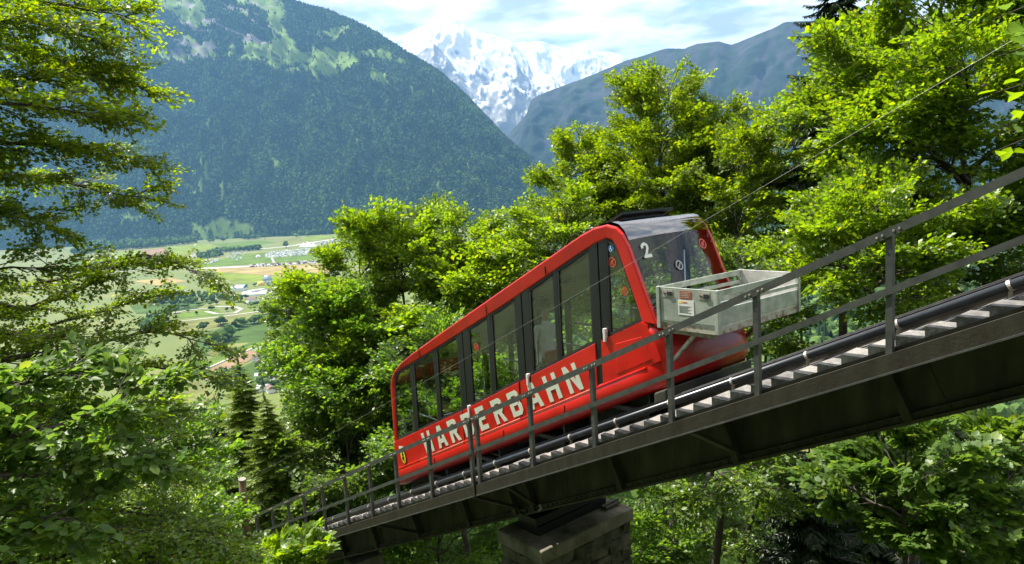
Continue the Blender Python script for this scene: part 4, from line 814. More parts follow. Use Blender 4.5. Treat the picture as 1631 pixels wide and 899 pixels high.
def disc(c, u, v, r, mat, name, r2=None, parent=car):
    c, u, v = (np.asarray(a, float) for a in (c, u, v)); A = np.linspace(0, 2 * math.pi, 25); n = np.cross(u, v); b_ = MB()
    if r2: b_.grid([[c + (u * math.cos(a) + v * math.sin(a)) * q for a in A] for q in (r, r2)])
    else: b_.prism([c + (u * math.cos(a) + v * math.sin(a)) * r for a in A[:-1]], n * .002)
    return b_.build(name, mat, parent)
X_, Z_ = (1, 0, 0), (0, 0, 1)
def side_at(px, py, y=YA + .035): return at_y(px, py, y)
disc(side_at(973, 396), X_, Z_, .055, M['blue'], 'sticker'); c = side_at(973, 396) - (0, .004, 0)
MB().prism([c + (-.012, 0, .035), c + (.008, 0, .035), c + (.008, 0, .018), c + (-.012, 0, .018)], (0, -.002, 0)).prism([c + (-.01, 0, .016), c + (.0, 0, .016), c + (.018, 0, -.012), c + (.03, 0, -.03), c + (.018, 0, -.03), c + (-.0, 0, -.005), c + (-.012, 0, -.005)], (0, -.002, 0)).build('sticker_symbol', M['white'], car)
disc(c + (-.006, -.001, -.018), X_, Z_, .026, M['white'], 'sticker_symbol', .020)
def prohibit(c, u, v, r, mat=M['sred']):
    disc(c, u, v, r, mat, 'sticker', r * .72); c, u, v = (np.asarray(a, float) for a in (c, u, v)); d = (u + v) / math.sqrt(2); e = (u - v) / math.sqrt(2); n = np.cross(u, v)
    MB().prism([c - d * r * .75 - e * r * .12, c + d * r * .75 - e * r * .12, c + d * r * .75 + e * r * .12, c - d * r * .75 + e * r * .12], n * .002).build('sticker_bar', mat, car)
    MB().prism([c + u * r * a + v * r * b for a, b in ((-.3, -.45), (.3, -.45), (.38, .1), (.1, .4), (-.2, .35), (-.4, .05))], n * .001).build('sticker_symbol', mat if mat is M['sred'] else M['black'], car)
prohibit(side_at(975, 418), X_, Z_, .075); prohibit(side_at(995, 464), X_, Z_, .065); prohibit(side_at(759, 553), X_, Z_, .07)
wy = (0, 1, 0); wo = lambda yy, h: np.array(S(np.interp(h, [1.4, 1.83, 2.3, 2.757], [-2.09, -2.25, -2.42, -2.579]) + .075 * (1 - ((yy - 1.9) / .9) ** 2), yy, h)) + wn * .012
prohibit(wo(1.72, 2.2), wy, wu, .075, M['grey_in']); prohibit(wo(2.48, 2.5), wy, wu, .085)
# crest: yellow oval with a black beast and a white cap
c = side_at(642, 727, YA - .014); A = np.linspace(0, 2 * math.pi, 25)[:-1]
def ov(rx, rz, dz=0, dy=0, k=0): return [c + (rx * math.cos(a) + k * math.sin(a), dy, rz * math.sin(a) + dz) for a in A]
MB().prism(ov(.105, .165, 0, 0, -.03), (0, .006, 0)).build('crest', M['black'], car); MB().prism(ov(.092, .15, 0, -.003, -.028), (0, .004, 0)).build('crest_field', M['yellow'], car)
MB().prism([c + (x * .9 - z * .15, -.006, z) for x, z in ((-.02, .11), (.02, .10), (.045, .06), (.03, .02), (.06, -.02), (.03, -.05), (.045, -.10), (.01, -.12), (-.005, -.06), (-.04, -.09), (-.055, -.05), (-.02, -.01), (-.05, .03), (-.02, .05))], (0, .003, 0)).build('crest_figure', M['black'], car)
MB().prism([c + (x, -.004, z) for x, z in ((-.135, .13), (.055, .165), (.03, .225), (-.14, .195))], (0, .004, 0)).build('crest_cap', M['white'], car)

# ------------------------------------------------------------------ passengers
def person(label, head, floor_z, facing, shirt, legs_mat, seated=False):
    t = thing('person', label, 'person', (head[0], head[1], floor_z)); t.rotation_euler.z = facing
    H = head[2] + .12 - floor_z; k = H / 1.75 if not seated else 1.0
    bm = bmesh.new(); sk = bm.verts.layers.skin.verify(); V = {}
    hip = .93 * k if not seated else .50
    sh = hip + .50 * k
    pts = dict(pelvis=((0, 0, hip), .15, .12), belly=((0, .0, hip + .20 * k), .145, .10), chest=((0, .0, hip + .38 * k), .17, .11), neck0=((0, .01, sh + .06 * k), .065, .06), neck=((0, .015, sh + .12 * k), .055, .055), head0=((0, .04, sh + .20 * k), .075, .085), head1=((0, .035, sh + .28 * k), .078, .092), head2=((0, .02, sh + .34 * k), .05, .06), nose=((0, .135, sh + .22 * k), .012, .012))
    ed = [('pelvis', 'belly'), ('belly', 'chest'), ('chest', 'neck0'), ('neck0', 'neck'), ('neck', 'head0'), ('head0', 'head1'), ('head1', 'head2'), ('head0', 'nose')]
    for s, a in ((-1, 'l'), (1, 'r')):
        pts.update({a + 'sh': ((s * .18, 0, sh), .06, .06), a + 'el': ((s * .25, .02 + .05 * seated, sh - .29 * k), .045, .045), a + 'wr': ((s * .21, .20 if not seated else .27, sh - .42 * k), .03, .025), a + 'pa': ((s * .20, .27 if not seated else .34, sh - .44 * k), .032, .018)})
        if seated: pts.update({a + 'hp': ((s * .10, .04, hip), .09, .085), a + 'kn': ((s * .12, .44, hip + .02), .062, .062), a + 'an': ((s * .12, .42, .09), .04, .04), a + 'ft': ((s * .12, .58, .045), .04, .03)})
        else: pts.update({a + 'hp': ((s * .10, 0, hip - .06), .088, .085), a + 'kn': ((s * .11, .02, hip * .53), .062, .062), a + 'an': ((s * .11, 0, .09), .042, .042), a + 'ft': ((s * .12, .15, .045), .04, .03)})
        ed += [('chest', a + 'sh'), (a + 'sh', a + 'el'), (a + 'el', a + 'wr'), (a + 'wr', a + 'pa'), ('pelvis', a + 'hp'), (a + 'hp', a + 'kn'), (a + 'kn', a + 'an'), (a + 'an', a + 'ft')]
        b = pts[a + 'pa'][0]
        for q in range(4): pts[a + 'f%d' % q] = ((b[0] + s * (.024 - .016 * q), b[1] + .055 - .004 * abs(q - 1), b[2] - .005), .009, .009); pts[a + 'g%d' % q] = ((b[0] + s * (.024 - .016 * q), b[1] + .085, b[2] - .03), .008, .008); ed += [(a + 'pa', a + 'f%d' % q), (a + 'f%d' % q, a + 'g%d' % q)]
        pts[a + 't'] = ((b[0] - s * .045, b[1] + .01, b[2] + .01), .011, .011); ed.append((a + 'pa', a + 't'))
    for nme, (p, r1, r2) in pts.items():
        v = bm.verts.new(p); v[sk].radius = (r1, r2); V[nme] = v
    for a, b in ed: bm.edges.new((V[a], V[b]))
    V['pelvis'][sk].use_root = True
    me = bpy.data.meshes.new('body'); bm.to_mesh(me); bm.free()
    o = bpy.data.objects.new('body', me); o.modifiers.new('skin', 'SKIN').use_smooth_shade = True; ss = o.modifiers.new('sub', 'SUBSURF'); ss.levels = ss.render_levels = 1
    for m_ in (M['skin'], shirt, legs_mat): me.materials.append(m_)
    put(o, t)
    # the clothed regions: bake the skinned mesh and give shirt and trousers their own material slots
    dg = bpy.context.evaluated_depsgraph_get(); me2 = bpy.data.meshes.new_from_object(o.evaluated_get(dg)); o.modifiers.clear(); o.data = me2
    for m_ in (M['skin'], shirt, legs_mat):
        if me2.materials.find(m_.name) < 0: me2.materials.append(m_)
    mi = []
    for p in me2.polygons:
        c = p.center; leg = (c.z < hip + .03 and abs(c.x) < .2 and not (seated and c.y > .2 and c.z > hip + .09)) and not (not seated and c.y > .16 and c.z > .2)
        mi.append(2 if leg else (1 if c.z < sh + .07 * k and not (c.y > (.17 if not seated else .24) and abs(c.x) > .13) else 0))
    me2.polygons.foreach_set('material_index', mi); me2.polygons.foreach_set('use_smooth', [True] * len(mi))
    hb = bmesh.new(); bmesh.ops.create_icosphere(hb, subdivisions=2, radius=1, matrix=Matrix.Translation((0, .015, sh + .30 * k)) @ Matrix.Diagonal((.098, .108, .095, 1)))
    bmesh.ops.delete(hb, geom=[v for v in hb.verts if v.co.y > .075 and v.co.z < sh + .33 * k or v.co.z < sh + .22 * k], context='VERTS'); hm = bpy.data.meshes.new('hair'); hb.to_mesh(hm); hb.free(); hm.materials.append(M['hair']); put(bpy.data.objects.new('hair', hm), t)
    for s in (-1, 1): MB().box((s * .083, .03, sh + .22 * k), .014, .035, .06).build('ear', M['skin'], t); MB().box((s * .03, .122, sh + .25 * k), .018, .008, .010).build('eye', M['dark'], t)
    return t
hd = at_y(868, 492, 1.42); ci = [c for c in comps if c[0] <= hd[0] <= c[1]][0]
t = person('person in a pale shirt standing with back turned inside the car', hd, .60 + G * sum(ci) / 2, R(75), M['shirt'], M['dark'])
MB().bx(-.13, .13, -.22, -.12, .98, 1.36).build('backpack', M['seat'], t, bevel=.03)
hd = at_y(704, 628, 1.75); ci = [c for c in comps if c[0] <= hd[0] <= c[1]][0]
person('person in dark clothes seated low by the front windows of the car', (hd[0] + .15, hd[1], hd[2]), .60 + G * sum(ci) / 2, R(90), M['dark'], M['shirt'], True)

# ------------------------------------------------------------------ the goods crate hung on the uphill end
cr = thing('goods_cart', 'greenish aluminium goods box with stickers hung on the uphill end of the car', 'cart')
BX0, BX1, BY0, BY1 = -2.06, -1.13, .93, 2.90
MB().bx(BX0, BX1, BY0, BY1, .445, .47).build('floor', M['alu2'], cr)
MB().bx(BX0, BX1, BY0, BY0 + .05, .35, .443).bx(BX0, BX1, BY1 - .05, BY1, .35, .443).bx(BX0, BX0 + .05, BY0 + .05, BY1 - .05, .35, .443).bx(BX1 - .05, BX1, BY0 + .05, BY1 - .05, .35, .443).build('base_frame', M['rust'], cr, bevel=.006)
for x in (BX0, BX1):
    for y in (BY0, BY1): MB().bx(x - .028, x + .028, y - .028, y + .028, .36, .935).build('corner_post', M['alu'], cr, bevel=.006)
MB().bx(BX0 + .03, BX1 - .03, BY0 - .012, BY0 + .012, .475, .93).build('end_board', M['alu'], cr, bevel=.004); MB().bx(BX0 + .03, BX1 - .03, BY1 - .012, BY1 + .012, .475, .93).build('end_board', M['alu2'], cr, bevel=.004)
for x in (BX0, BX1):
    for z0, z1, nm in ((.475, .685, 'side_board'), (.725, .775, 'slat'), (.85, .93, 'top_board')): MB().bx(x - .012, x + .012, BY0 + .03, BY1 - .03, z0, z1).build(nm, M['alu'], cr, bevel=.004)
for x in (-1.90, -1.32):
    MB().bx(x - .085, x + .085, BY0 - .017, BY0 - .0125, .80, .90).build('latch_plate', M['clamp'], cr); MB().bx(x + .0, x + .07, BY0 - .028, BY0 - .018, .82, .875).build('latch', M['rubber'], cr); MB().bx(x - .07, x - .02, BY0 - .024, BY0 - .018, .845, .855).build('latch', M['rubber'], cr)
MB().bx(-1.70, -1.52, BY0 - .017, BY0 - .0125, .79, .90).build('warning_label', M['orange'], cr); MB().bx(-1.73, -1.48, BY0 - .017, BY0 - .0125, .575, .775).build('notice', M['white'], cr)
b_ = MB()
for k in range(7): b_.bx(-1.715, -1.52 - .03 * (k % 3), BY0 - .0185, BY0 - .0175, .69 - .014 * k, .694 - .014 * k)
b_.build('notice_text', M['rubber'], cr); MB().bx(-1.715, -1.665, BY0 - .0185, BY0 - .0175, .73, .76).build('notice_logo', M['yellow'], cr); MB().bx(-1.655, -1.58, BY0 - .0185, BY0 - .0175, .735, .75).build('notice_title', M['sred'], cr)
b_ = MB()
for k in range(4): b_.bx(-1.68, -1.54 - .02 * (k % 2), BY0 - .0185, BY0 - .0175, .875 - .022 * k, .883 - .022 * k)
b_.build('warning_text', M['rust'], cr)
for y in (1.02, 2.78):
    MB().bx(-2.02, -1.22, y - .025, y + .025, .285, .345).bx(-2.03, -1.96, y - .03, y + .03, -.12, .285).box((-1.74, y, .10), .05, .05, .56, ((.73, 0, -.68), (0, 1, 0), (.68, 0, .73))).box((-1.93, y, -.20), .06, .06, .24, ((.95, 0, .3), (0, 1, 0), (-.3, 0, .95))).build('bracket', M['rust'], cr, bevel=.006)

# ------------------------------------------------------------------ trees
def unit(v): v = np.asarray(v, float); return v / (np.linalg.norm(v, axis=-1, keepdims=True) + 1e-9)
KITE = np.array([(0, 0, 0), (.45, .34, .07), (.95, 0, -.05), (.45, -.34, .07)]); KITE_F = np.array([(0, 3, 2), (0, 2, 1)])
LEAF = np.array([(0, 0, 0), (.32, .25, .06), (.72, .20, .05), (1, 0, -.06), (.72, -.20, .05), (.32, -.25, .06)]); LEAF_F = np.array([(0, 3, 2, 1), (0, 5, 4, 3)])
_a = [(0, 0), (.05, .20), (-.06, .46), (.22, .40), (.46, .52), (.50, .28), (.72, .26), (1.0, 0), (.72, -.26), (.50, -.28), (.46, -.52), (.22, -.40), (-.06, -.46), (.05, -.20)]
MAPLE = np.array([(x, y, .10 * abs(y) - .06 * x * x) for x, y in _a]); MAPLE_F = np.array([(0, 7, 6, 5), (0, 5, 4, 3), (0, 3, 2, 1), (0, 9, 8, 7), (0, 11, 10, 9), (0, 13, 12, 11)])
def spray_template(seed, nl=60, leaf=.15, droop=.12, width=.75, roll=.35):
    """a leafy branch tip, one unit long: a bent twig, side twigs in one layer, a leaf at every bud. Returns leaf frames and twig segments."""
    r = np.random.default_rng(seed); segs = []; lv = []
    def curve(t): return np.array([t, .05 * math.sin(3 * t + seed), -droop * t * t])
    main = [curve(t) for t in np.linspace(0, 1, 4)]; segs += [(main[i], main[i + 1], .011 * (1 - i / 4) + .003) for i in range(3)]
    sites = []
    for k in range(9):
        t = .10 + .86 * k / 8.5; p = curve(t); s = 1 if k % 2 else -1; L = width * (.55 * (1 - t) + .16) * r.uniform(.8, 1.2); a = R(r.uniform(34, 58)) * s
        d = np.array([math.cos(a), math.sin(a), r.uniform(-.10, .16)]); e = p + d * L + np.array([0, 0, -.10 * L]); segs.append((p, e, .006))
        for q in np.arange(.22, 1.01, .19 / max(L, .22) * .55): sites.append((p + (e - p) * q, d))
    for t in np.linspace(.25, 1, 8): sites.append((curve(t), np.array([1, 0, -.1])))
    r.shuffle(sites)
    i = 0
    while len(lv) < nl:
        p, d = sites[i % len(sites)]; i += 1; a = R(r.uniform(-100, 100)); ca, sa = math.cos(a), math.sin(a)
        x = unit(np.array([d[0] * ca - d[1] * sa, d[0] * sa + d[1] * ca, r.normal(-.15, .35)])); up = unit(np.array([r.normal(0, roll), r.normal(0, roll), 1])); y = unit(np.cross(up, x)); z = np.cross(x, y)
        s_ = leaf * r.uniform(.65, 1.2); lv.append((p + r.normal(0, .04, 3), np.stack([x, y, z], 1) * s_))
    return np.array([l[0] for l in lv]), np.array([l[1] for l in lv]), segs
def spray_mesh(tpl, shape, faces):
    P, A, segs = tpl; V = (np.einsum('nij,kj->nki', A, shape) + P[:, None]).reshape(-1, 3); F = (faces[None] + (np.arange(len(P)) * len(shape))[:, None, None]).reshape(-1, faces.shape[1])
    b_ = MB()
    for a, c, w in segs:
        if w > .0075: b_.tube([a, c], [w, w * .7], 3, caps=False)
        else:
            d_ = unit(np.cross(np.asarray(c) - a, (0, 0, 1))) * w * .9; b_.add([a - d_, a + d_, c + d_ * .5, c - d_ * .5], [(0, 1, 2, 3)])
    return V, F, np.array(b_.v), np.array(b_.f)
def bake(instances, tpls):
    """instances: (template, origin, x axis, up hint, length) -> leaf verts and faces, twig verts and faces"""
    LV, LF, TV, TF = [], [], [], []; nl = nt_ = 0
    by = {}
    for k, o, x, u, L in instances: by.setdefault(k, []).append((o, x, u, L))
    for k, lst in by.items():
        V, F, W, G_ = tpls[k]; O = np.array([l[0] for l in lst]); X = unit(np.array([l[1] for l in lst])); Uh = np.array([l[2] for l in lst]); L = np.array([l[3] for l in lst])
        Y = unit(np.cross(Uh, X)); Z = np.cross(X, Y); Mx = np.stack([X, Y, Z], 2) * L[:, None, None]
        a = (np.einsum('nij,kj->nki', Mx, V) + O[:, None]).reshape(-1, 3); LV.append(a); LF.append((F[None] + (np.arange(len(lst)) * len(V))[:, None, None]).reshape(-1, F.shape[1]) + nl); nl += len(a)
        a = (np.einsum('nij,kj->nki', Mx, W) + O[:, None]).reshape(-1, 3); TV.append(a); TF.append((G_[None] + (np.arange(len(lst)) * len(W))[:, None, None]).reshape(-1, 4) + nt_); nt_ += len(a)
    return np.concatenate(LV), np.concatenate(LF), np.concatenate(TV), np.concatenate(TF)
TP = [spray_mesh(spray_template(i, 42, .165, .12, .95, .6), KITE, KITE_F) for i in range(6)]                 # broad sprays
TPM = [spray_mesh(spray_template(20 + i, 34, .24, .18, .8, .30), MAPLE, MAPLE_F) for i in range(5)]    # lobed leaves, seen closer
TPB = [spray_mesh(spray_template(40 + i, 54, .13, .10, .75, .5), KITE, KITE_F) for i in range(6)]   # fine beech sprays
TPL = [spray_mesh(spray_template(60 + i, 30, .26, .16, .7, .42), LEAF * (1, 1.35, 1), LEAF_F) for i in range(4)]   # hazel-like
def finish(t, inst, tpls, leafm, wood, barkm, crown_name='crown'):
    LV, LF, TV, TF = bake(inst, tpls); b = np.array(t.location)
    put(bpy.data.objects.new(crown_name, mesh_np('leaves', LV - b, LF, leafm)), t, kind='stuff')
    tw = mesh_np('twigs', np.concatenate([TV - b, np.array(wood.v) - b]), [np.concatenate([TF, np.array([f for f in wood.f if len(f) == 4]) + len(TV)])], barkm, True)
    put(bpy.data.objects.new('trunk', tw), t)
def curve3(p0, p1, sag, n, r, jit):
    t = np.linspace(0, 1, n)[:, None]; p = np.asarray(p0) * (1 - t) + np.asarray(p1) * t; L = np.linalg.norm(np.asarray(p1) - np.asarray(p0))
    p[:, 2] += sag * L * 4 * (t * (1 - t))[:, 0]; j = r.normal(0, jit * L, (n, 3)); j[0] = 0; j[-1] = 0
    return p + j * 1.0
def broadleaf(label, centre, rad, seed, dens=1.0, leafm='maple', tpls=None, spray=1.1, trunk_r=.16, lean=(0, 0), limbs=9, base=None, low=-.75, group=None, trunk_top=.75, flat=.15, name='tree', taper=0.0):
    r = np.random.default_rng(seed); c = np.asarray(centre, float); rx, ry, rz = rad; tpls = tpls or TP
    bx_, by_ = (c[0] + lean[0], c[1] + lean[1]) if base is None else base
    b0 = np.array([bx_, by_, float(ground_z(bx_, by_)) - .15]); t = thing(name, label, 'tree', tuple(b0), group)
    w = MB(); top = c + np.array([0, 0, rz * trunk_top])
    n = 9; tt = np.linspace(0, 1, n); tr = b0[None] * (1 - tt)[:, None] + top[None] * tt[:, None]; tr[1:-1] += r.normal(0, .012 * np.linalg.norm(top - b0), (n - 2, 3)) * [1, 1, 0]
    H = np.linalg.norm(top - b0); rads = trunk_r * (1 - tt * .88); rads[0] *= 1.35
    w.tube(tr, rads, 9, False); inst = []; U3 = np.array([0, 0, 1.0])
    def tip(p, d, L):
        d = unit(d); u = unit(U3 + r.normal(0, .42, 3)); inst.append((int(r.integers(len(tpls))), p, d, u, L * r.uniform(.55, 1.05)))
    zlo = c[2] + rz * low
    for k in range(limbs):
        q = (k + r.uniform(.1, .9)) / limbs; az = k * 2.4 + r.uniform(-.4, .4); el = r.uniform(.1, .5) + .7 * q
        d = np.array([math.cos(az) * math.cos(el), math.sin(az) * math.cos(el), math.sin(el)])
        zs = zlo + (c[2] + rz * .45 - zlo) * q - rz * .15; f = np.clip((zs - b0[2]) / (top[2] - b0[2]), .08, .95); p0 = np.array([np.interp(f, tt, tr[:, i]) for i in range(3)])
        tgt = c + np.array([math.cos(az) * rx, math.sin(az) * ry, 0]) * math.sqrt(max(.12, 1 - ((q * 1.7 - .8)) ** 2)) * r.uniform(.72, .95) + U3 * rz * (q * 1.7 - .8) * r.uniform(.8, 1.0)
        tgt[:2] = c[:2] + (tgt[:2] - c[:2]) * (1 - taper * max(0, (tgt[2] - c[2]) / rz + .25))
        if q > .86: tgt = c + np.array([math.cos(az) * rx * .3, math.sin(az) * ry * .3, rz * r.uniform(.82, .95)])
        lp = curve3(p0, tgt, .05, 7, r, .022); rr0 = trunk_r * .46 * (1 - .45 * q); w.tube(lp, rr0 * (1 - np.linspace(0, .85, 7)), 6, False)
        Ll = np.linalg.norm(tgt - p0); nb = max(4, int(round(9 * dens * min(1.5, Ll / 2.6) + 2)))
        for j in range(nb):
            s = .22 + .78 * (j + r.uniform(0, .8)) / nb; s = min(s, 1.0); pb = np.array([np.interp(s, np.linspace(0, 1, 7), lp[:, i]) for i in range(3)])
            ld = unit(lp[-1] - lp[0]); side = unit(np.cross(ld, U3)) * (1 if j % 2 else -1)
            bd = unit(ld * r.uniform(.25, .9) + side * r.uniform(.3, 1.0) + U3 * r.uniform(-.25, .55) + r.normal(0, .15, 3)); bl = Ll * r.uniform(.32, .58) * (1.15 - .45 * s)
            pe = pb + bd * bl; bp = curve3(pb, pe, .03, 4, r, .03); w.tube(bp, rr0 * .36 * np.array([1, .75, .5, .28]) * (1.1 - .5 * s), 4, False)
            ns = max(3, int(round((3.6 + 3.2 * bl) * dens)))
            for m_ in range(ns):
                s2 = .3 + .7 * (m_ + r.uniform(0, .7)) / ns; pp_ = np.array([np.interp(min(1, s2), np.linspace(0, 1, 4), bp[:, i]) for i in range(3)])
                out_ = unit((pp_ - c) / np.array([rx, ry, rz])); sd = unit(np.cross(bd, U3)) * (1 if m_ % 2 else -1)
                dd = bd * .7 + sd * r.uniform(.1, 1.0) + out_ * .55; dd[2] = dd[2] * .5 + r.uniform(-.15, .45) + flat * .3
                e = ((pp_ - c) / np.array([rx, ry, rz])); 
                if e @ e < 1.18: tip(pp_, dd, spray)
    for k in range(5): tip(top + r.normal(0, .1, 3), np.array([r.normal(), r.normal(), .9]), spray * .8)
    finish(t, inst, tpls, M[leafm], w, M['bark'])
    return t
# spruces: whorls of drooping boughs clothed in needle twigs
def bough_template(seed, hang=.5, n=120):
    r = np.random.default_rng(seed); P, A, segs = [], [], []
    def c_(t): return np.array([t, 0, -.22 * t + .16 * t * t * t])
    ps = [c_(t) for t in np.linspace(0, 1, 6)]; segs += [(ps[i], ps[i + 1], .014 * (1 - i / 6) + .003) for i in range(5)]
    for k in range(n):
        t = (k + .5) / n * .95 + .05; p = c_(t); s = 1 if k % 2 else -1; L = (.34 * (1 - t) + .10) * r.uniform(.7, 1.2); a = R(r.uniform(35, 75)) * s
        x = unit(np.array([math.cos(a), math.sin(a), -hang * r.uniform(.3, 1.4)])); up = unit(np.array([r.normal(0, .5), r.normal(0, .5), 1])); y = unit(np.cross(up, x)); z = np.cross(x, y)
        P.append(p); A.append(np.stack([x * L, y * L * .42 * r.uniform(.7, 1.2), z * L], 1))
    return np.array(P), np.array(A), segs
NEEDLE = np.array([(0, 0, 0), (.2, .20, .02), (.7, .16, .0), (1, 0, -.08), (.7, -.16, .0), (.2, -.20, .02)])
TPS = [spray_mesh(bough_template(i, .55, 110), KITE * (1, .6, 1), KITE_F) for i in range(4)]; TPY = [spray_mesh(bough_template(10 + i, .12, 96), KITE * (1, .6, 1), KITE_F) for i in range(4)]
def spruce(label, x, y, ztop, zlow, rad, seed, leafm='spruce', tpls=None, step=.42, group=None, per=7, rot=None):
    r = np.random.default_rng(seed); z0 = float(ground_z(x, y)) - .15; t = thing('spruce', label, 'tree', (x, y, z0), group); w = MB(); w.tube([(x, y, z0), (x + .05, y, (z0 + ztop) / 2), (x, y, ztop)], [.05 * rad + .07, .035 * rad + .04, .012], 8, False)
    inst = []; z = max(zlow, z0 + 1); k = 0
    while z < ztop - .1:
        f = (ztop - z) / (ztop - zlow); L = rad * (f ** .85) * r.uniform(.85, 1.1) + .12
        for j in range(per):
            a = k * 1.1 + 2 * math.pi * j / per + r.uniform(-.25, .25); d = np.array([math.cos(a), math.sin(a), .10 - .30 * f + r.normal(0, .06)]); inst.append((int(r.integers(4)), np.array([x, y, z + r.uniform(-.12, .12)]), d, np.array([0, 0, 1.0]) + r.normal(0, .1, 3), L * r.uniform(.75, 1.12)))
        z += step * r.uniform(.8, 1.2) * (.55 + .45 * f); k += 1
    inst.append((0, np.array([x, y, ztop - .25]), np.array([0.05, 0, 1.0]), np.array([0, 1, 0.0]), .5))
    finish(t, inst, tpls or TPS, M[leafm], w, M['bark'])
    return t
def tree_at(label, px, py, d, rpx, rpy, seed, ratio=1.0, **kw):
    c = at(px, py, d); return broadleaf(label, c, (rpx * d / FPX, rpx * d / FPX * ratio, rpy * d / FPX), seed, **kw)

# behind the car, lower side of the line
tree_at('tall spreading maple in the middle distance just left of the car roof', 648, 492, 31, 178, 150, 1, 1.0, dens=1.15, leafm='maple2', spray=1.25, limbs=12, trunk_r=.17)
tree_at('rounded maple below the left half of the big tree behind the car', 562, 600, 29, 112, 135, 2, 1.0, dens=1.1, leafm='maple', spray=1.2, limbs=11)
tree_at('dark slender tree standing in front of the valley left of the maples', 482, 545, 33, 50, 105, 3, 1.0, dens=1.0, leafm='shade', spray=1.05, limbs=9, trunk_r=.12)
tree_at('leafy maple whose crown shows above the middle of the car roof', 770, 462, 29, 120, 108, 4, 1.0, dens=1.35, leafm='maple2', spray=1.15, limbs=10)
tree_at('broad dark tree behind the lower end of the car', 560, 745, 27, 130, 110, 5, 1.0, dens=1.1, leafm='shade', spray=1.15, limbs=10)
tree_at('bushy tree low between the young spruces and the railing', 545, 705, 31, 75, 105, 6, 1.0, dens=1.0, leafm='maple', spray=1.1, limbs=9)
tree_at('tree filling the gap under the car windows behind the track', 720, 640, 25, 120, 110, 7, 1.0, dens=1.05, leafm='maple', spray=1.1, limbs=10)
tree_at('small rounded maple at the shoulder of the big spreading maple', 578, 455, 31.5, 70, 95, 8, 1.0, dens=1.2, leafm='maple2', spray=1.0, limbs=10, trunk_r=.11)
# above the car, right of the middle
tree_at('tall pointed beech rising above the uphill end of the car', 1050, 305, 25, 150, 172, 11, 1.0, dens=1.05, leafm='beech', spray=.85, limbs=21, trunk_r=.15, low=-.85, trunk_top=.95, taper=.42)
tree_at('wide beech bough tree directly behind the car roof hatch', 935, 318, 27, 100, 95, 12, 1.0, dens=1.15, leafm='beech', spray=.9, limbs=11, trunk_r=.12)
tree_at('low leafy beech behind the roof edge left of the hatch', 890, 385, 24, 85, 75, 13, 1.0, dens=1.1, leafm='maple2', spray=.9, limbs=9, trunk_r=.1)
tree_at('young yellow-green beech right of the glazed end of the car', 1195, 340, 21, 62, 135, 14, 1.0, dens=1.15, leafm='beech', spray=.75, limbs=11, trunk_r=.09, trunk_top=.95)
tree_at('shaded leafy tree behind the goods box', 1180, 500, 19, 110, 90, 15, 1.0, dens=1.1, leafm='shade', spray=.85, limbs=10, trunk_r=.11)
tree_at('tree seen through the glazed end of the car', 1010, 480, 23, 95, 100, 16, 1.0, dens=1.0, leafm='maple', spray=.95, limbs=10, trunk_r=.11)
tree_at('beech filling in the right shoulder of the tall pointed beech', 1128, 300, 24, 90, 135, 17, 1.0, dens=1.05, leafm='beech', spray=.82, limbs=13, trunk_r=.10, taper=.3)
# right side
tree_at('great maple with dark forked trunk on the right', 1512, 190, 17, 222, 245, 21, .8, dens=1.4, leafm='maple2', spray=.95, limbs=17, trunk_r=.20, base=tuple(at(1545, 560, 17)[:2]), low=-.85)
tree_at('maple with long level boughs under the great maple', 1390, 395, 15.5, 150, 110, 22, .8, dens=1.25, leafm='maple2', spray=.82, limbs=12, trunk_r=.12, base=tuple(at(1470, 560, 15.5)[:2]))
tree_at('shaded tree behind the pipe at the far right', 1570, 440, 18, 120, 120, 23, .8, dens=1.05, leafm='shade', spray=.95, limbs=10, trunk_r=.16)
tree_at('thin pale green tree between the beech and the spruce', 1270, 250, 23, 62, 95, 24, 1.0, dens=1.1, leafm='maple2', spray=.85, limbs=9, trunk_r=.09)
c = at(1338, 200, 20.5); spruce('tall dark spruce with drooping boughs behind the great maple', c[0], c[1], at(1350, -170, 20.5)[2], at(1342, 330, 20.5)[2], 2.3, 31, per=8, step=.55)
# below the bridge
tree_at('straight dark trunked tree under the bridge right of the pier', 1130, 735, 17, 150, 70, 41, .9, dens=.85, leafm='shade', spray=.85, limbs=10, trunk_r=.20, base=tuple(at(1152, 860, 17)[:2]), low=-.3)
tree_at('maple shrub with pale lobed leaves under the bridge', 1440, 780, 12.0, 140, 120, 42, .7, dens=1.0, leafm='hazel', tpls=TPM, spray=.62, limbs=11, trunk_r=.08, name='shrub')
tree_at('maple shrub at the right edge below the girder', 1590, 790, 13.0, 120, 130, 43, .8, dens=1.0, leafm='shade', tpls=TPM, spray=.66, limbs=11, trunk_r=.10, name='shrub')
tree_at('sunny thicket tree right behind the stone pier', 1060, 850, 22, 110, 90, 44, 1.0, dens=1.0, leafm='maple', spray=.95, limbs=10, trunk_r=.10)
tree_at('thicket tree below the left girder span', 700, 880, 27, 120, 80, 45, 1.0, dens=1.0, leafm='maple', spray=1.1, limbs=10, trunk_r=.14)
tree_at('sunlit sapling seen at the foot of the great girder', 1270, 880, 19, 110, 75, 47, 1.0, dens=.9, leafm='shade', spray=.85, limbs=9, trunk_r=.10)
c = at(1290, 820, 16.5); spruce('black shaded spruce under the bridge', c[0], c[1], at(1290, 690, 16.5)[2], at(1290, 960, 16.5)[2], 1.9, 32, per=7)
c = at(1400, 760, 19); spruce('dark spruce behind the maple shrubs under the bridge', c[0], c[1], at(1400, 600, 19)[2], at(1400, 960, 19)[2], 2.6, 33, per=7)
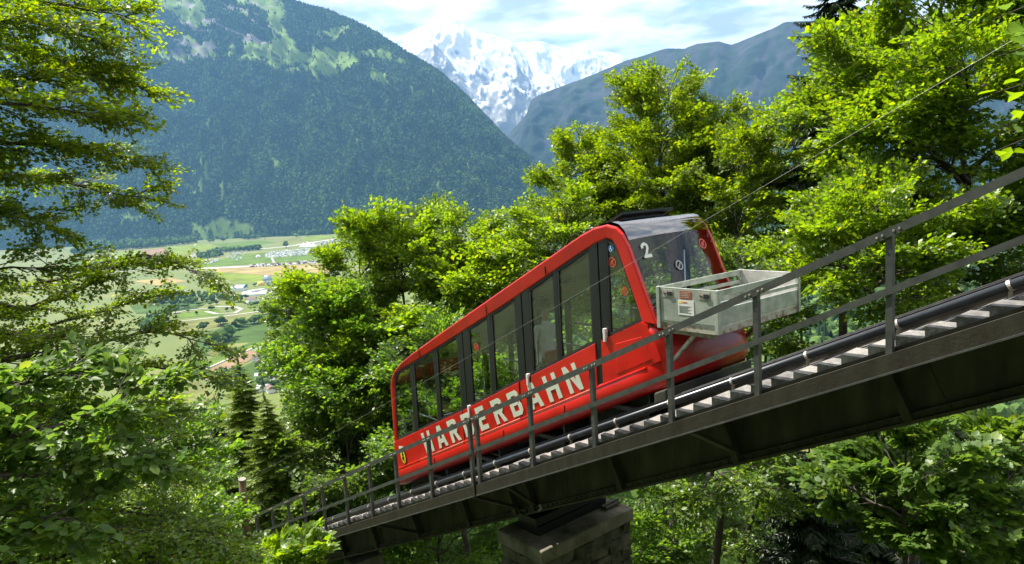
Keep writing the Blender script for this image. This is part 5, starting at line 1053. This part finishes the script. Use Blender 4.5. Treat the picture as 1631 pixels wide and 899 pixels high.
# young spruces on the left
c = at(394, 700, 29); spruce('dark spruce with a sharp top on the left', c[0], c[1], at(394, 568, 29)[2], at(394, 880, 29)[2], 2.9, 34, 'young', TPY, .34, per=9)
c = at(432, 720, 26); spruce('light green young spruce in front of the dark one', c[0], c[1], at(432, 628, 26)[2], at(432, 850, 26)[2], 2.1, 35, 'young', TPY, .30, per=9)
c = at(355, 740, 42); spruce('second dark spruce half hidden by the left branches', c[0], c[1], at(357, 630, 42)[2], at(357, 920, 42)[2], 2.6, 36, 'spruce', TPY, .38, per=8)
# left side: beeches whose trunks stand outside the frame
def boughs(label, paths, seed, leafm='beech', tpls=None, spray=.62, root=None, step=.17, name='tree', trunk_r=.2, spread=1.0, up=.25):
    """a tree standing at the side whose long boughs reach into the picture"""
    r = np.random.default_rng(seed); tpls = tpls or TPB; pts = [np.array([at(*q) for q in p]) for p in paths]; s0 = np.mean([p[0] for p in pts], axis=0)
    rt = np.array(root) if root is not None else s0[:2] - RX[:2] * 1.2; z0 = float(ground_z(*rt)) - .15; ztop = max(p[0][2] for p in pts) + .8
    t = thing(name, label, 'tree', (rt[0], rt[1], z0)); w = MB(); w.tube([(rt[0], rt[1], z0), (rt[0] + .1, rt[1], (z0 + ztop) / 2), (rt[0], rt[1], ztop)], [trunk_r, trunk_r * .8, trunk_r * .45], 9, False); inst = []
    for P in pts:
        P = np.concatenate([[np.array([rt[0], rt[1], P[0][2] - .4])], P]); P = resample(P, 26); P += np.cumsum(r.normal(0, .012, P.shape), 0) * np.linspace(0, 1, 26)[:, None]
        L = np.linalg.norm(np.diff(P, axis=0), axis=1).sum(); w.tube(P, np.linspace(.012 * L + .012, .006, 26), 6, False); n = int(L / step); S_ = np.linspace(0, 1, 26)
        for k in range(n):
            s = .16 + .84 * (k + r.uniform(0, .9)) / n; s = min(s, 1); p = np.array([np.interp(s, S_, P[:, i]) for i in range(3)]); i0 = min(24, int(s * 25)); d = unit(P[i0 + 1] - P[i0]); sd = unit(np.cross(d, [0, 0, 1.0])) * (1 if k % 2 else -1)
            bl = spread * (.95 - .65 * s) * r.uniform(.6, 1.15); bd = unit(d * r.uniform(.5, 1.0) + sd * r.uniform(.35, .9) + np.array([0, 0, r.normal(.02, .16)])); e = p + bd * bl; w.tube([p, (p + e) / 2 + r.normal(0, .02, 3), e], [.011, .008, .004], 4, False)
            for m_ in range(4):
                q = p + (e - p) * r.uniform(.25, 1.0); dd = bd + r.normal(0, .5, 3) * [1, 1, .35]; inst.append((int(r.integers(len(tpls))), q, dd, np.array([0, 0, 1.0]) + r.normal(0, up, 3), spray * r.uniform(.65, 1.15)))
        inst.append((0, P[-1], P[-1] - P[-3], np.array([0, 0, 1.0]), spray))
    finish(t, inst, tpls, M[leafm], w, M['bark2'])
boughs('beech boughs hanging across the top left corner of the view',
       [[(-60, -30, 9), (60, 0, 9.2), (195, 18, 9.4)], [(-60, 40, 8.4), (60, 30, 8.6), (150, 55, 9)], [(-70, 60, 9.5), (60, 92, 9.7), (150, 120, 10), (228, 152, 10.2)], [(-60, 120, 8.8), (60, 130, 9), (190, 105, 9.6)], [(-60, 160, 8), (60, 170, 8.4), (170, 185, 9)],
        [(-60, 228, 8.6), (60, 230, 9), (150, 246, 9.4), (235, 262, 9.8)], [(-60, 268, 9.4), (60, 278, 9.6), (150, 294, 9.9), (212, 306, 10)], [(-60, 345, 8.4), (10, 345, 8.8), (70, 362, 9)]], 51, step=.17, spray=.56, spread=.66)
boughs('beech with a long arching bough over the valley fields on the left',
       [[(-60, 470, 9), (40, 500, 9.3), (140, 462, 9.8), (225, 412, 10.2), (275, 425, 10.4), (345, 462, 10.6)], [(-60, 460, 9.6), (50, 450, 9.8), (150, 425, 10), (245, 405, 10.3)], [(-60, 585, 9), (80, 562, 9.4), (180, 540, 9.8), (250, 528, 10), (330, 548, 10.2)], [(-60, 540, 10), (60, 520, 10.2), (170, 492, 10.4), (260, 475, 10.5)],
        [(-60, 640, 9.4), (100, 605, 9.8), (220, 592, 10.1), (325, 608, 10.4)], [(-60, 440, 8.6), (30, 430, 8.8), (110, 430, 9)], [(-60, 520, 8.4), (50, 545, 8.6), (130, 540, 9)]], 52, step=.24, spray=.5, spread=.6)
boughs('beech with dense low boughs filling the lower left corner',
       [[(-60, 690, 8.6), (80, 668, 9), (180, 660, 9.4), (260, 668, 9.8)], [(-60, 740, 8.4), (90, 745, 8.8), (190, 735, 9.2), (275, 742, 9.6)], [(-60, 800, 8.6), (80, 800, 9), (190, 800, 9.5), (300, 812, 10)], [(-60, 850, 8), (80, 845, 8.4), (200, 850, 9), (340, 860, 9.6)], [(-60, 905, 8.2), (90, 890, 8.6), (230, 892, 9.2), (370, 893, 9.8)], [(-60, 640, 9.6), (100, 640, 10), (230, 640, 10.4)], [(-60, 770, 10), (120, 770, 10.4), (280, 775, 10.8)], [(-60, 830, 10.6), (140, 830, 11), (300, 835, 11.4)]], 53, leafm='maple2', step=.19, spray=.58)
boughs('hazel shrub with large pale leaves in front of the beech boughs', [[(-40, 640, 5.6), (70, 610, 5.8), (150, 590, 6)], [(-40, 700, 5.4), (80, 690, 5.6), (200, 640, 5.9), (270, 600, 6.1)], [(-40, 760, 5.2), (80, 760, 5.4), (180, 720, 5.7), (240, 735, 5.9)], [(-40, 620, 6), (40, 600, 6.2), (90, 590, 6.4)], [(-40, 850, 5), (60, 830, 5.2), (130, 800, 5.4)]], 54, leafm='hazel', tpls=TPL, spray=.34, step=.17, spread=.55, name='shrub', trunk_r=.05)
boughs('sunlit maple sprig leaning over the lower end of the track', [[(330, 945, 15.5), (400, 905, 15), (455, 885, 14.6), (495, 876, 14.4)], [(330, 980, 14.8), (420, 925, 14.5), (490, 915, 14.2)], [(330, 945, 16), (370, 900, 15.8), (410, 876, 15.6)]], 55, leafm='maple2', tpls=TPM, spray=.55, step=.22, spread=.5, name='shrub', trunk_r=.05, root=tuple(at(345, 960, 15.5)[:2]))
for i, (px, py, d, rx_, ry_, lab, lm) in enumerate([(225, 735, 17, 100, 75, 'sunny bush behind the lower left boughs', 'maple'), (90, 800, 20, 130, 85, 'broad tree deep behind the left boughs', 'shade'), (285, 880, 22, 80, 70, 'leafy bush left of the wooden post', 'maple2'), (20, 690, 24, 80, 70, 'tree seen through the left boughs above the hazel', 'maple'), (230, 840, 15, 140, 80, 'dense bush in the lower left corner behind the boughs', 'maple'), (470, 850, 27, 60, 50, 'bush by the lower railing under the young spruces', 'shade')]):
    tree_at(lab, px, py, d, rx_, ry_, 70 + i, 1.0, dens=1.05, leafm=lm, spray=1.0 if d > 16 else .8, limbs=10, trunk_r=.1)
# leaves hanging close at the upper right corner
t = thing('branch', 'thin branch with large close leaves at the upper right corner', 'branch', tuple(at(1700, 60, 3.6)))
b0 = np.array(t.location); lfm = mesh_np('leaf', MAPLE * (.085, .075, .085), MAPLE_F, M['hazel'])
lf2 = mesh_np('leaf', LEAF * (.085, .10, .085), LEAF_F, M['maple2']); tw = MB(); r_ = np.random.default_rng(5)
lv_ = [(1590, 12), (1608, 28), (1625, 8), (1618, 45), (1600, 60), (1575, 40), (1628, 70), (1612, 92), (1590, 85), (1630, 110), (1610, 215), (1595, 150), (1622, 150), (1578, 148), (1600, 238), (1626, 245), (1585, 245), (1615, 130), (1629, 180), (1605, 180)]
for a, b_ in (((1720, -10), (1585, 30)), ((1720, 60), (1590, 90)), ((1720, 120), (1580, 150)), ((1720, 200), (1588, 240))): tw.tube([at(*a, 3.6) - b0, (at(*a, 3.55) + at(*b_, 3.5)) / 2 - b0 + (0, 0, .02), at(*b_, 3.5) - b0], [.006, .004, .002], 5)
tw.build('twig', M['bark2'], t, True)
for k, (x, y) in enumerate(lv_):
    o = put(bpy.data.objects.new('leaf', lf2 if y > 100 else lfm), t); o.location = Vector(at(x + 10, y - 4, 3.5 + r_.uniform(-.1, .1)) - b0); o.rotation_euler = (r_.normal(.35, .35), r_.normal(.15, .3), r_.uniform(1.2, 3.2))
# trees uphill and behind the viewpoint that the car's glass mirrors
mir = [((1, -14.5), 5.0, '', 'tree close behind the viewpoint on the bank'), ((-8, -15.5), 5.5, '', 'broad tree on the bank across the line from the car'), ((-12, -19), 6.0, '', 'tall tree on the bank beyond the lower track, out of view'), ((6, -16), 5.5, 'maple', 'maple on the bank behind the viewpoint'), ((-3, -19), 6, 'shade', 'tree on the bank beside the lower track, behind the viewpoint'), ((-6, -25), 5.0, 'maple', 'tree far up the bank behind the viewpoint'), ((11, -10), 4.6, 'shade', 'tree on the bank uphill of the viewpoint'), ((14, 7), 4.5, 'maple2', 'tree beside the upper track outside the view'), ((10, 11), 4.5, 'maple', 'tree uphill of the great maple outside the view')]
for i, ((x, y), q, lm, lab) in enumerate(mir):
    if i == 0: far_t = broadleaf(lab, (x, y, float(ground_z(x, y)) + q * 1.25 + 1.2), (q * .75, q * .75, q), 90 + i, dens=.6, leafm='maple', spray=1.9, limbs=11, trunk_r=.2); continue
    t = far_t.copy(); COL.objects.link(t); t['label'] = lab; t.location = (x, y, float(ground_z(x, y)) - .15); t.rotation_euler.z = i * 1.3; t.scale = (q / 5.0,) * 3
    for ch in list(far_t.children): linked(ch, t)
# undergrowth on the slope
pl = []; r_ = np.random.default_rng(12); g_mb = []
X = r_.uniform(-32, 9, 1500); Y = r_.uniform(3.2, 26, 1500); Zg = ground_z(X, Y); qx, qy, qw = project(np.stack([X, Y, Zg], 1)); kp = (qx > 300) & (qx < 1700) & (qy > 640) & (qy < 1000)
for x, y, z_ in zip(X[kp], Y[kp], Zg[kp]):
    a = r_.uniform(0, 6.28)
    for j in range(2): a += 2.3; pl.append((int(r_.integers(6)), np.array([x, y, z_ + r_.uniform(.05, .5)]), np.array([math.cos(a), math.sin(a), r_.uniform(.1, .9)]), np.array([0, 0, 1.0]) + r_.normal(0, .2, 3), r_.uniform(.5, 1.0)))
LV, LF, TV, TF = bake(pl, TP)
put(bpy.data.objects.new('undergrowth', mesh_np('undergrowth', LV, LF, M['shade'])), kind='stuff')

# ------------------------------------------------------------------ the air
hz = bpy.data.materials.new('haze_air'); hz.use_nodes = True; t = hz.node_tree; t.nodes.clear(); o = N(t, 'ShaderNodeOutputMaterial'); v = N(t, 'ShaderNodeVolumePrincipled')
v.inputs['Color'].default_value = (0.165, 0.365, 0.66, 1); v.inputs['Density'].default_value = 4.2e-5; v.inputs['Anisotropy'].default_value = 0.2; t.links.new(v.outputs[0], o.inputs['Volume'])
MB().bx(-32200, 32200, -32200, 32200, -262, 4700).build('haze', hz, None, kind='stuff')
if __name__ == '__main__':
    pass
